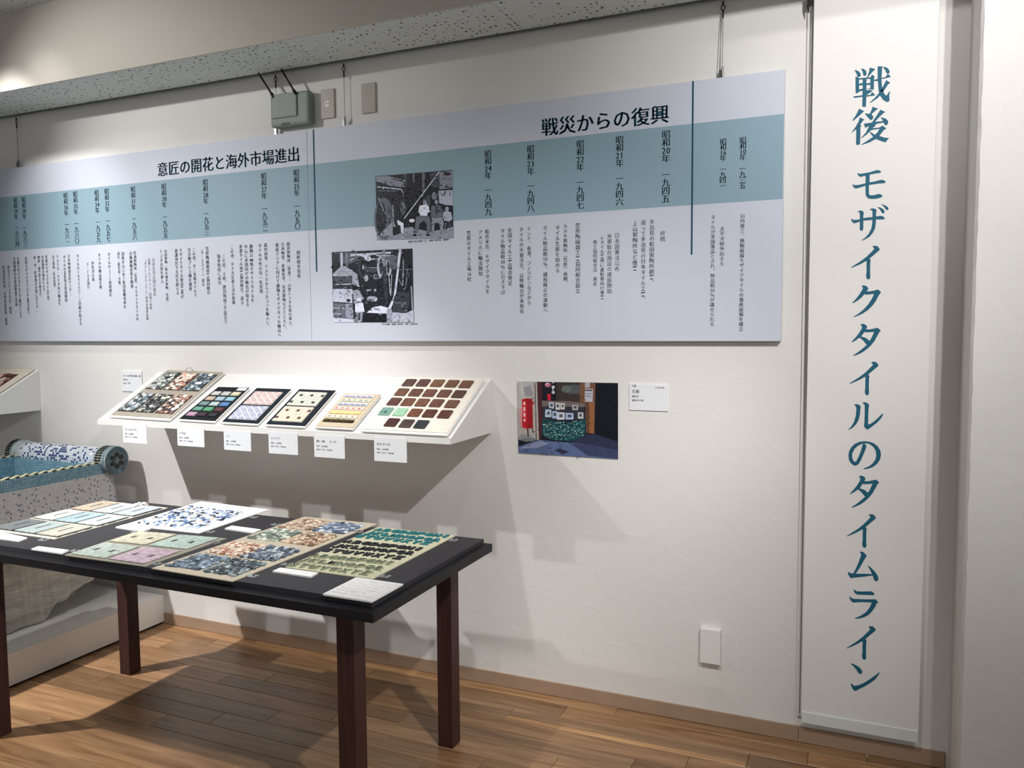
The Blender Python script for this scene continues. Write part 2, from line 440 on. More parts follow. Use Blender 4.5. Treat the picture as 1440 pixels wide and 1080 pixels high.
jo = {2: -2.14, 3: -2.33, 4: -2.50, 5: -1.85, 6: -2.08, 7: -2.27}
rest = MB()
for r in range(48):
    y1 = 0.033 - r * PW; y0 = y1 - PW; y1 = min(y1, 0.0)
    j0 = jo.get(r, -2.27 - 0.197 * (r - 7) if r > 7 else -2.14 + 0.19 * (2 - r))
    k = math.floor((-4.6 - j0) / PL)
    x = j0 + k * PL; start = x
    xs = -7.5
    while xs < start - 0.001:
        plank(rest, xs, min(xs + 0.7, start), y0, y1, (205, 204, 202)); xs += 0.7
    while x < 1.0:
        t = R.choice((0.86, 0.94, 1.0, 1.0, 1.06, 1.14)); g_ = R.uniform(-6, 6)
        c = tuple(min(255, int(q * t)) for q in (205, 205 + g_ * .5, 205 + g_))
        if r < 18:
            mb = MB()
            if r == 2 and -1.9 < x < -0.9:
                plank(mb, x, x + PL, y0 + 0.03, y1, c); mb.build('plank', M_oak, fl)
                mb = MB(); plank(mb, x, x + PL, y0, y0 + 0.028, (255, 252, 240)); mb.build('plank', M_oak, fl, label='narrow pale plank')
            else:
                plank(mb, x, x + PL, y0, y1, c); mb.build('plank', M_oak, fl)
        else: plank(rest, x, x + PL, y0, y1, c)
        x += PL
    plank(rest, x, 3.2, y0, y1, (205, 205, 203))
rest.build('outer_planks', M_oak, fl, kind='stuff')

sk = MB()
sk.box((-7.5, -0.009, 0.002), (-0.19, 0.0, 0.056))
sk.box((-0.188, -0.009, 0.002), (XP - 0.012, 0.0, 0.056))
sk.tube((XP - 0.012, -0.0045, 0.002), (XP - 0.012, -0.0045, 0.056), 0.0045)
struct(sk.build('baseboard_back', M_skirt))
struct(MB().box((XP + 0.02, YP - 0.009, 0.002), (3.2, YP, 0.056)).build('baseboard_right', M_skirt))

# ---------------------------------------------------------------- timeline panels
BY = -0.030
NAVY = (34, 50, 70); TEAL = (54, 110, 134); GREY = (120, 116, 130)
def panel(x0, x1, label):
    t = thing('timeline_panel', label, 'panel', ((x0 + x1) / 2, BY / 2, 1.448), 'timeline panels hung along the wall')
    MB().box((x0, BY, 1.448), (x1, -0.006, 2.378)).build('board', M_board, t)
    MB().box((x0 + 0.0005, BY - 0.0003, 1.940), (x1 - 0.0005, BY, 2.229)).build('blue_band', M_boardL, t, label='pale blue printed band')
    return t
pR = panel(-2.2785, -0.269, 'right-hand white timeline panel with two old factory photos printed on it')
pL = panel(-5.30, -2.2810, 'left-hand white timeline panel of dated text, running out of the left of view')
YT = BY - 0.0009
for s_, a in (('昭和10年　一九三五', (1044, 193, 1045, 265)), ('昭和16年　一九四一', (1017, 195, 1016.5, 265)), ('昭和20年　一九四五', (937, 183, 936, 285)),
              ('昭和21年　一九四六', (871.5, 191, 871, 289)), ('昭和22年　一九四七', (816, 197, 816, 294)), ('昭和23年　一九四八', (745.5, 204, 747, 298)), ('昭和24年　一九四九', (686, 211, 687, 303))):
    sm = a[0] > 1000
    column('date_lettering', pR, s_, *a, YT, NAVY, shifts=(0, 0.03, 0.06), wide=1.12 if not sm else 1.25)
hd = MB()
def heading(mb, text, u0, v0, u1, v1):
    a = on_y(u0, v0, YT); b = on_y(u1, v1, YT); p = (b.x - a.x) / len(text); z = (a.z + b.z) / 2
    for k, ch in enumerate(text):
        put(mb, ch, a.x + (k + 0.5) * p, z, p * 1.0, YT, TEAL, off=0.0, shifts=(0, 0.028, 0.056))
heading(hd, '戦災からの復興', 761, 179, 941.5, 160)
hd.build('heading_lettering', M_print, pR)
for g, s_, a in ((0, '山内逸三、施釉磁器モザイクタイルの量産設備を確立', (1045, 300, 1041, 466)), (1, '太平洋戦争始まる', (1016, 318, 1014.5, 374)), (0, 'タイルが非国策品とされ、物品税20％が課せられる', (1003, 302, 1001, 459)),
                 (1, '終戦', (932, 324, 932, 340)), (0, '多治見の松田製陶所創業、', (917, 308, 916, 401)), (0, '追って多治見の日本タイル工業、', (905, 309, 904, 425)), (0, '上山製陶所など復業', (893.5, 310, 892.5, 381)),
                 (1, '日本国憲法公布', (868, 327, 867.5, 382)), (1, '米軍駐在施設の建設開始', (857.5, 328, 856.5, 413)), (0, '↓タイル業界に進駐軍向け事業', (847, 331, 846.5, 421)), (0, '商工協同組合法　発足', (837, 337, 836.5, 402)),
                 (0, '笠原陶磁器工業協同組合設立', (812.5, 313, 812.5, 413)), (0, 'カネキ製陶所（笠原）再開、', (795, 315, 795, 402)), (0, 'タイル生産を始める', (784, 316, 784, 384)), (0, 'タイル物品税50％、課税廃止の運動へ', (766, 317, 767.5, 440)),
                 (0, 'インド、香港、フィリピンなどから', (743.5, 318, 744.5, 429)), (0, 'タイルの大量注文、以降輸出が本格化', (733, 319, 734, 441)), (0, '全国タイル工業協会発足', (716.5, 320, 717.5, 402)), (0, 'タイル物品税30％に引き下げ', (706.5, 321, 707.5, 415)),
                 (0, '船井末吉、モザイクタイルを', (684.5, 322, 686, 413)), (0, 'アメリカに輸出開始', (675, 323, 676, 388)), (0, '笠原のタイル工場16社', (659, 324, 660, 396))):
    column('text_line', pR, s_, *a, YT, (128, 118, 136) if g else NAVY, wide=0.98)
MB().box((-0.585, BY - 0.0012, on_y(973, 358, BY).z), (-0.579, BY, 2.3785), (30, 78, 98)).build('rule_line', M_print, pR)
MB().box((-2.247, BY - 0.0012, on_y(447, 382, BY).z), (-2.240, BY, 2.3785), (30, 78, 98)).build('rule_line', M_print, pR)

for s_, a in (('25年　一九五〇', (417, 238, 418, 323)), ('27年　一九五二', (370.5, 243, 373, 326)), ('28年　一九五三', (288, 252, 291.5, 331)), ('30年　一九五五', (230, 258, 233, 335)), ('31年　一九五六', (186.5, 262, 190, 337)),
              ('32年　一九五七', (149.5, 265, 153, 340)), ('34年　一九五九', (135.5, 267, 139, 341)), ('35年　一九六〇', (105, 269, 109, 343)), ('36年　一九六一', (91.5, 271, 95.5, 344)), ('38年　一九六三', (32, 277, 37, 347)), ('39年　一九六四', (21, 278, 25, 347))):
    column('date_lettering', pL, '昭和' + s_, *a, YT, NAVY, shifts=(0, 0.03, 0.06), wide=1.1)
hd = MB(); heading(hd, '意匠の開花と海外市場進出', 221, 237, 422, 218); hd.build('heading_lettering', M_print, pL)
def C3(x, y): return (290 + x / 6.75, 320 + y / 6.75)
def C2(x, y): return (160 + x / 6.75, 320 + y / 6.75)
def C1(x, y): return (x / 5.144, 280 + y / 5.144)
for f, g, s_, a in (
    (C3, 1, '朝鮮戦争勃発', (870, 215, 884, 480)), (C3, 0, '船井製陶所（常滑）、小型トンネル窯の導入、', (773, 135, 805, 960)), (C3, 0, '日本陶管、佐藤化学、岩井製陶などとともに、', (720, 140, 752, 985)), (C3, 0, '東南アジアに向けて施釉モザイクタイル輸出へ', (670, 145, 695, 1040)),
    (C3, 0, '森村商事、アメリカからジルコンを輸入し、', (557, 145, 590, 960)), (C3, 0, 'タイルの色の均一化実現', (507, 150, 522, 625)), (C3, 0, '施釉25㎜角モザイクタイルを', (425, 155, 440, 710)), (C3, 0, '中心に米国向けの輸出が始まる', (375, 160, 393, 750)),
    (C3, 0, '美濃タイル商業協同組合、設立', (325, 160, 343, 730)), (C3, 0, 'この頃、タイル圧着工法の登場', (240, 165, 262, 730)), (C3, 1, 'この頃、土岐、肥田陶磁工業組合で', (160, 250, 187, 920)), (C3, 1, '釉薬焼成に成功', (115, 250, 128, 545)),
    (C2, 0, '笠原陶磁器商業協同組合', (885, 180, 900, 635)), (C2, 0, '（ケーエスジー）設立', (838, 185, 850, 555)), (C2, 0, 'この頃、不二見焼タイルで', (758, 190, 775, 660)), (C2, 0, '全自動プレス機を開発', (715, 190, 728, 600)),
    (C2, 0, 'モザイクタイル製造業者が', (635, 195, 650, 675)), (C2, 0, '東濃地区で五社を超える', (592, 200, 605, 640)), (C2, 0, '山田製陶（後の福井製陶、笠原）、', (490, 205, 512, 760)), (C2, 0, 'トンネル窯を導入', (447, 205, 460, 530)),
    (C2, 2, '日本住宅公団が発足', (375, 290, 388, 650)), (C2, 2, '浴槽にアルミサッシ、団地で採用', (335, 290, 350, 780)), (C2, 2, '「ダイニングキッチン」団地を標準装備', (298, 290, 318, 880)), (C2, 0, '杉浦製陶所（笠原）でモザイクタイルの', (200, 220, 222, 885)),
    (C2, 0, '自動施釉装置を開発', (160, 225, 172, 575)), (C2, 0, '国鉄がはじめて集団就職列車を', (85, 230, 105, 770)), (C2, 0, '運行（鹿児島−大阪）', (45, 230, 55, 570)),
    (C1, 0, 'タイルのJIS規格制定', (787, 385, 800, 705)), (C1, 0, 'タイルの物品税全廃', (717, 390, 728, 650)), (C1, 1, '伊勢湾台風', (668, 450, 675, 595)), (C1, 1, 'メートル法施行', (633, 455, 640, 650)),
    (C1, 0, 'タイルのシルクスクリーン印刷が始まる', (562, 397, 582, 912)), (C1, 0, '日本陶磁器意匠センター、', (495, 400, 512, 720)), (C1, 0, 'タイルの意匠保全登録開始', (465, 405, 478, 745)), (C1, 0, 'アメリカ・カナダ向け輸出を', (415, 403, 430, 770)),
    (C1, 0, '自主規制（事実書簿）', (385, 405, 395, 655)), (C1, 0, '笠原のモザイクタイル業界、', (335, 405, 350, 755)), (C1, 0, '生産調整の強化により、', (307, 408, 320, 690)), (C1, 0, '倒産・操業停止が相次ぎ、', (280, 408, 293, 725)),
    (C1, 0, '県・市・町等救済対策に当たる。', (250, 410, 270, 815)), (C1, 0, '全国モザイクタイル工業組合設立', (187, 415, 207, 830)), (C1, 0, '全国モザイクタイル工業組合による', (130, 418, 150, 860)), (C1, 0, '全国規模の生産調整事業実施', (103, 418, 118, 775)),
    (C1, 1, '東京オリンピック大会、開催', (62, 478, 75, 830)), (C1, 1, '東海道新幹線、名神高速道路、開通', (25, 478, 45, 912))):
    p0 = f(a[0], a[1]); p1 = f(a[2], a[3])
    column('text_line', pL, s_, p0[0], p0[1], p1[0], p1[1], YT, ((46, 56, 72), (128, 120, 138), (172, 166, 184))[g], wide=1.0)

# ---- pictures printed flat on their sheets
def ell(cx, cy, rx, ry, n=18, a0=0, a1=360):
    return [(cx + rx * math.cos(math.radians(a0 + (a1 - a0) * i / n)), cy + ry * math.sin(math.radians(a0 + (a1 - a0) * i / n))) for i in range(n + (0 if a1 - a0 >= 360 else 1))]
def seg(x0, y0, x1, y1, w_):
    d = math.hypot(x1 - x0, y1 - y0); nx, ny = -(y1 - y0) / d * w_ / 2, (x1 - x0) / d * w_ / 2
    return [(x0 + nx, y0 + ny), (x1 + nx, y1 + ny), (x1 - nx, y1 - ny), (x0 - nx, y0 - ny)]
def inside(x, y, pts):
    r_ = False; j = len(pts) - 1
    for i in range(len(pts)):
        if (pts[i][1] > y) != (pts[j][1] > y) and x < (pts[j][0] - pts[i][0]) * (y - pts[i][1]) / (pts[j][1] - pts[i][1]) + pts[i][0]: r_ = not r_
        j = i
    return r_
def grainy(items, n_, smin, smax, amp):
    """break the flat tones into small irregular patches like a real photograph"""
    base = list(items)[:100]; X = [p[0] for p in base[0][1]]; Y = [p[1] for p in base[0][1]]; out = list(items)
    for _ in range(n_):
        x, y = R.uniform(min(X) + 6, max(X) - 10), R.uniform(min(Y) + 8, max(Y) - 10)
        if not (inside(x, y, base[0][1]) and inside(x + smax, y + 4, base[0][1])): continue
        c = [q for q in base if inside(x, y, q[1])][-1][0]
        k = R.choice((-1, -1, 1)) * R.uniform(0.3, 1) * amp
        c = max(8, min(245, int(c + k))) if isinstance(c, int) else tuple(max(6, min(245, int(v * (1 + k / 140)))) for v in c)
        a_ = R.choice((0, 0, 1.57, 1.2, -0.5)) + R.uniform(-.2, .2); l_ = R.uniform(smin, smax)
        out.append((c, seg(x, y, x + math.cos(a_) * l_, y + math.sin(a_) * l_ * 0.8 + .01, R.uniform(4, 11))))
    return out
def picture(name, parent, org, k, Y, items, mat_=None):
    mb = MB()
    for i, (c, pts) in enumerate(items):
        if isinstance(c, int):
            c = max(20, min(250, int((c - 100) * 1.4 + 122))); c = (int(c * 0.93), int(c * 0.95), min(255, int(c * 1.0 + 8)))
        mb.poly([on_y(org[0] + x / k, org[1] + y / k, Y) + Vector((0, -0.00003 * min(i, 110), 0)) for x, y in reversed(pts)], c)
    return mb.build(name, mat_ or M_photo, parent)
it = [(30, [(490, 128), (1268, 65), (1280, 755), (505, 775)]),
      (120, [(495, 132), (610, 125), (775, 165), (785, 238), (650, 228), (560, 195), (498, 182)]), (35, [(640, 150), (770, 168), (772, 185), (660, 160)]),
      (150, seg(505, 235, 760, 262, 14)), (90, seg(520, 275, 700, 278, 10)), (150, seg(745, 255, 772, 300, 9)), (110, seg(770, 300, 772, 400, 6)),
      (75, seg(788, 110, 792, 240, 30)), (110, seg(876, 105, 876, 190, 16)), (100, seg(977, 92, 975, 290, 28)),
      (70, [(1040, 95), (1130, 85), (1130, 250), (1050, 220)]), (118, [(1128, 88), (1268, 72), (1272, 250), (1132, 262)]), (55, seg(1050, 195, 1272, 250, 12)), (60, seg(1135, 90, 1135, 260, 8)), (40, ell(1215, 105, 40, 18)),
      (150, [(1128, 276), (1272, 268), (1276, 425), (1200, 420), (1135, 400)]), (100, seg(1190, 280, 1192, 330, 14)), (90, seg(1245, 280, 1245, 330, 12)),
      (128, [(505, 735), (680, 730), (760, 700), (900, 660), (1050, 690), (1278, 640), (1280, 755), (505, 775)]),
      (92, ell(575, 560, 98, 215, 24)), (40, ell(548, 560, 52, 175, 24)), (130, seg(520, 345, 570, 470, 12)), (120, seg(560, 470, 660, 580, 10)), (150, seg(665, 420, 678, 640, 8)), (75, ell(630, 520, 26, 90)), (125, ell(622, 535, 10, 16)),
      (130, [(560, 690), (665, 590), (668, 730), (512, 740)]),
      (38, [(680, 300), (770, 330), (770, 700), (690, 700)]), (80, ell(770, 455, 30, 70)), (120, seg(760, 400, 790, 450, 14)), (105, seg(740, 470, 800, 440, 8)),
      (205, [(712, 570), (745, 590), (775, 605), (776, 702), (750, 700), (745, 630), (715, 615)]), (200, ell(860, 578, 28, 18)), (135, [(775, 655), (870, 640), (880, 680), (776, 690)]),
      (195, seg(778, 562, 1138, 82, 7)),
      (110, ell(1090, 330, 30, 40)), (70, ell(1030, 380, 22, 60)),
      (70, ell(992, 375, 24, 24)), (150, ell(990, 398, 17, 26)), (215, [(938, 428), (975, 418), (1008, 420), (1032, 436), (1038, 490), (1018, 500), (1015, 530), (945, 528), (925, 488)]),
      (95, [(905, 535), (1035, 535), (1052, 590), (1048, 700), (1012, 700), (1010, 610), (975, 580), (940, 610), (915, 705), (882, 700)]), (20, ell(888, 725, 22, 12)), (20, ell(1025, 722, 24, 12)),
      (55, ell(1108, 372, 20, 16)), (140, ell(1108, 392, 16, 24)), (92, [(1058, 430), (1090, 418), (1130, 420), (1165, 440), (1175, 530), (1145, 545), (1050, 540)]), (125, [(1060, 545), (1170, 545), (1182, 600), (1170, 695), (1145, 695), (1140, 610), (1090, 600), (1085, 700), (1058, 700)]), (60, ell(1108, 480, 12, 40)),
      (35, [(1150, 430), (1230, 420), (1272, 450), (1272, 470), (1240, 470), (1160, 470)]), (140, ell(1216, 462, 17, 26)), (150, [(1180, 490), (1215, 480), (1258, 495), (1272, 560), (1245, 585), (1190, 580), (1172, 540)]), (55, [(1185, 590), (1275, 590), (1275, 640), (1195, 640)]), (110, seg(1200, 600, 1190, 690, 8)), (90, seg(1240, 600, 1245, 680, 6))]
picture('photo_of_seated_workers', pR, (460, 230), 7.2, BY - 0.0014, grainy(it, 420, 7, 26, 60))
it = [(38, [(190, 178), (1008, 140), (1023, 885), (208, 888)]),
      (90, [(200, 190), (450, 175), (470, 260), (350, 300), (200, 260)]), (50, [(200, 200), (270, 195), (270, 280), (200, 285)]), (170, seg(290, 180, 292, 320, 22)), (120, seg(338, 180, 345, 320, 16)),
      (175, seg(380, 208, 790, 182, 20)), (150, seg(380, 260, 480, 205, 12)), (185, [(455, 195), (560, 200), (600, 250), (560, 275)]), (120, seg(600, 250, 700, 240, 14)), (90, seg(640, 200, 720, 190, 10)),
      (145, [(200, 400), (285, 320), (330, 320), (450, 400), (470, 530), (400, 500), (390, 450), (210, 440)]), (75, [(205, 420), (400, 420), (400, 490), (210, 510)]), (165, seg(210, 505, 390, 500, 10)), (55, [(210, 520), (400, 505), (400, 545), (210, 545)]),
      (168, [(203, 548), (400, 552), (410, 690), (206, 680)]), (95, [(206, 690), (330, 700), (325, 850), (208, 850)]), (150, seg(210, 740, 320, 745, 10)), (140, seg(210, 800, 320, 800, 10)), (130, [(330, 700), (410, 690), (410, 850), (330, 850)]), (175, [(206, 840), (440, 860), (500, 885), (208, 888)]), (60, ell(360, 665, 22, 16)),
      (60, ell(500, 330, 40, 110, 20)), (30, ell(505, 330, 26, 80, 20)), (130, seg(520, 335, 650, 335, 8)), (70, [(520, 345), (650, 345), (650, 380), (520, 385)]), (140, ell(510, 330, 10, 25)),
      (150, ell(540, 440, 22, 34)), (110, ell(630, 425, 20, 28)), (125, ell(680, 425, 14, 22)), (130, ell(558, 565, 16, 12)), (140, ell(632, 562, 14, 14)),
      (170, ell(683, 320, 32, 108, 20)), (60, ell(690, 320, 18, 86, 20)), (165, ell(770, 315, 30, 105, 20)), (45, ell(765, 315, 15, 82, 20)), (60, [(700, 300), (745, 300), (760, 700), (735, 700)]), (120, seg(722, 150, 724, 320, 30)),
      (160, seg(770, 400, 785, 600, 10)), (150, seg(800, 400, 790, 620, 8)), (150, seg(640, 210, 820, 215, 14)),
      (95, [(740, 220), (870, 210), (860, 350), (790, 350)]), (185, [(872, 150), (898, 150), (868, 400), (838, 640), (790, 750), (765, 740), (818, 630), (850, 380)]),
      (110, seg(870, 355, 1005, 350, 8)), (130, seg(918, 250, 912, 520, 12)), (110, seg(960, 330, 940, 540, 9)), (95, seg(980, 380, 930, 560, 8)), (120, seg(870, 450, 930, 560, 8)), (60, [(850, 580), (980, 575), (980, 720), (940, 790), (810, 780), (820, 640)]), (100, seg(830, 690, 950, 690, 10)), (165, [(800, 785), (940, 795), (1020, 760), (1022, 885), (780, 885)]), (130, seg(998, 520, 1010, 760, 16)),
      (110, ell(600, 650, 60, 30)), (150, ell(590, 640, 40, 12)), (165, ell(635, 655, 16, 22)),
      (195, [(548, 790), (610, 735), (690, 720), (775, 745), (770, 800)]), (120, ell(650, 755, 30, 9)), (28, [(515, 800), (745, 800), (748, 885), (515, 885)]), (140, [(750, 750), (800, 750), (810, 885), (750, 885)]),
      (30, ell(425, 540, 24, 28)), (140, [(405, 570), (450, 555), (480, 575), (520, 650), (500, 660), (495, 690), (425, 700), (405, 650)]), (60, seg(405, 600, 412, 760, 14)), (185, seg(430, 665, 492, 650, 26)), (220, [(428, 700), (510, 690), (525, 780), (480, 782), (468, 790), (432, 785)]), (110, [(435, 790), (468, 790), (462, 885), (425, 885)]), (120, [(478, 785), (512, 782), (500, 885), (478, 885)])]
picture('photo_of_press_workshop', pR, (440, 330), 7.2, BY - 0.0014, grainy(it, 520, 7, 30, 70))
cp = MB()
a = on_y(574, 340, YT); row(cp, '乾燥で回る円筒ドラム　昭和二四年頃　笠原町', a.x, a.z, 0.0092, YT, (35, 38, 46), shifts=(0, 0.08)); cp.build('caption_lettering', M_print, pR); cp = MB()
a = on_y(536, 456, YT); row(cp, 'プレス成形　昭和二四年頃　写真　多治見市', a.x, a.z, 0.0090, YT, (35, 38, 46), shifts=(0, 0.08))
cp.build('caption_lettering', M_print, pR)

# colour photo pinned to the wall
CP = thing('photo_print', 'colour photo of a teal mosaic counter and red stand, pinned to the wall', 'photo', (-1.075, -0.003, 0.992))
MB().box((-1.2855, -0.004, 0.992), (-0.8655, 0.0, 1.284)).build('photo_paper', M_card, CP)
it = [((22, 24, 36), [(150, 90), (937, 103), (937, 695), (160, 648)]),
      ((186, 180, 174), [(150, 90), (305, 93), (320, 545), (160, 540)]), ((150, 150, 156), seg(228, 130, 250, 200, 60)), ((205, 200, 200), seg(185, 95, 190, 220, 12)), ((160, 150, 150), seg(262, 150, 270, 225, 8)), ((120, 110, 112), seg(290, 100, 300, 540, 12)),
      ((78, 34, 42), [(308, 93), (345, 94), (346, 380), (340, 540), (322, 545)]),
      ((64, 52, 50), [(455, 96), (760, 101), (755, 250), (640, 260), (455, 240)]), ((120, 84, 62), [(640, 100), (760, 102), (752, 498), (688, 492), (684, 260), (640, 250)]), ((150, 98, 60), [(712, 255), (750, 255), (745, 495), (712, 490)]), ((98, 66, 50), [(690, 255), (712, 255), (712, 492), (692, 492)]),
      ((84, 88, 92), [(555, 115), (640, 120), (636, 192), (556, 186)]), ((100, 108, 104), ell(535, 150, 40, 30)),
      ((178, 176, 184), [(680, 100), (718, 100), (716, 138), (678, 138)]), ((186, 184, 194), [(680, 145), (742, 150), (738, 250), (676, 248)]), ((60, 56, 66), seg(682, 158, 735, 162, 10)), ((130, 130, 140), seg(684, 185, 732, 188, 5)), ((130, 130, 140), seg(684, 205, 732, 208, 5)),
      ((196, 120, 140), ell(390, 118, 24, 18)), ((230, 200, 206), ell(385, 108, 9, 7)), ((206, 206, 214), ell(432, 135, 13, 12)), ((200, 200, 208), ell(432, 176, 13, 12)), ((190, 190, 200), ell(430, 98, 12, 6)), ((204, 30, 60), [(385, 188), (413, 188), (413, 240), (388, 236)]),
      ((116, 104, 100), [(345, 240), (560, 245), (680, 262), (678, 300), (345, 290)]),
      ((52, 50, 58), [(350, 285), (678, 290), (680, 390), (350, 390)]),
      ((20, 74, 82), [(348, 380), (430, 400), (560, 405), (650, 395), (682, 380), (684, 490), (655, 530), (560, 556), (450, 548), (370, 525), (345, 500)]),
      ((92, 108, 148), [(160, 600), (200, 585), (320, 545), (450, 560), (560, 566), (700, 515), (935, 560), (937, 695), (160, 648)]), ((44, 50, 74), [(560, 566), (690, 500), (935, 505), (937, 640), (760, 590)]), ((60, 68, 100), [(560, 570), (760, 590), (937, 630), (937, 695), (700, 670)]), ((142, 152, 186), [(170, 610), (330, 550), (400, 575), (300, 610)]),
      ((46, 50, 74), [(440, 628), (478, 612), (556, 638), (508, 660)]),
      ((150, 150, 156), [(165, 510), (220, 500), (300, 540), (230, 560), (165, 545)]), ((120, 124, 130), ell(235, 545, 60, 14)), ((70, 40, 44), seg(232, 440, 238, 520, 10)), ((70, 40, 44), seg(268, 440, 276, 490, 8)), ((206, 176, 160), seg(270, 380, 298, 500, 7)),
      ((206, 30, 44), [(188, 228), (230, 222), (270, 226), (276, 450), (232, 462), (192, 445)]), ((160, 20, 36), [(222, 222), (270, 226), (276, 450), (230, 460)]), ((220, 150, 156), [(168, 300), (186, 300), (190, 440), (172, 440)]),
      ((236, 190, 190), seg(206, 250, 208, 275, 16)), ((236, 190, 190), seg(206, 290, 208, 320, 16)), ((236, 190, 190), seg(207, 335, 209, 365, 16)), ((236, 190, 190), seg(208, 380, 210, 405, 14)),
      ((14, 16, 26), [(765, 101), (937, 103), (935, 560), (760, 500)])]
for c, x, y, w_, h_ in (((190, 196, 214), 400, 250, 38, 52), ((206, 206, 212), 450, 255, 36, 56), ((216, 214, 208), 490, 258, 32, 50), ((176, 176, 184), 580, 272, 46, 42), ((190, 206, 226), 370, 308, 48, 60), ((170, 196, 226), 425, 320, 40, 58), ((214, 216, 226), 462, 330, 60, 58), ((176, 196, 226), 530, 335, 60, 52), ((196, 200, 206), 625, 330, 42, 50)):
    it.append((c, [(x, y), (x + w_, y + 3), (x + w_, y + h_), (x, y + h_)]))
    it.append((tuple(int(q * 0.45) for q in c), [(x + w_ * 0.25, y + h_ * 0.25), (x + w_ * 0.75, y + h_ * 0.25), (x + w_ * 0.75, y + h_ * 0.7), (x + w_ * 0.25, y + h_ * 0.7)]))
for i in range(620):
    x = R.uniform(352, 676); top = 402 - 18 * abs((x - 510) / 170) ** 2; bot = 545 - 45 * abs((x - 500) / 175) ** 2.2
    y = R.uniform(top, bot); s_ = R.uniform(4, 8); c = R.choice(((150, 206, 202), (96, 166, 166), (216, 236, 230), (46, 116, 122), (16, 50, 62), (30, 76, 86)))
    it.append((c, [(x, y), (x + s_, y + 1), (x + s_ * 0.8, y + s_), (x - 1, y + s_ * 0.7)]))
def flat_layers(items, base):
    """few real layers: the ground colours stack, the specks share one top layer"""
    out = []
    for i, q in enumerate(items): out.append(q)
    return out
it = grainy(it[:-620], 260, 6, 26, 26) + it[-620:]
mb = MB()
for i, (c, pts) in enumerate(it):
    lay = min(i, 95)
    mb.poly([on_y(700 + x / 5.538, 520 + y / 5.538, -0.0042) + Vector((0, -0.00002 * lay, 0)) for x, y in reversed(pts)], c)
mb.build('picture', M_photo, CP)

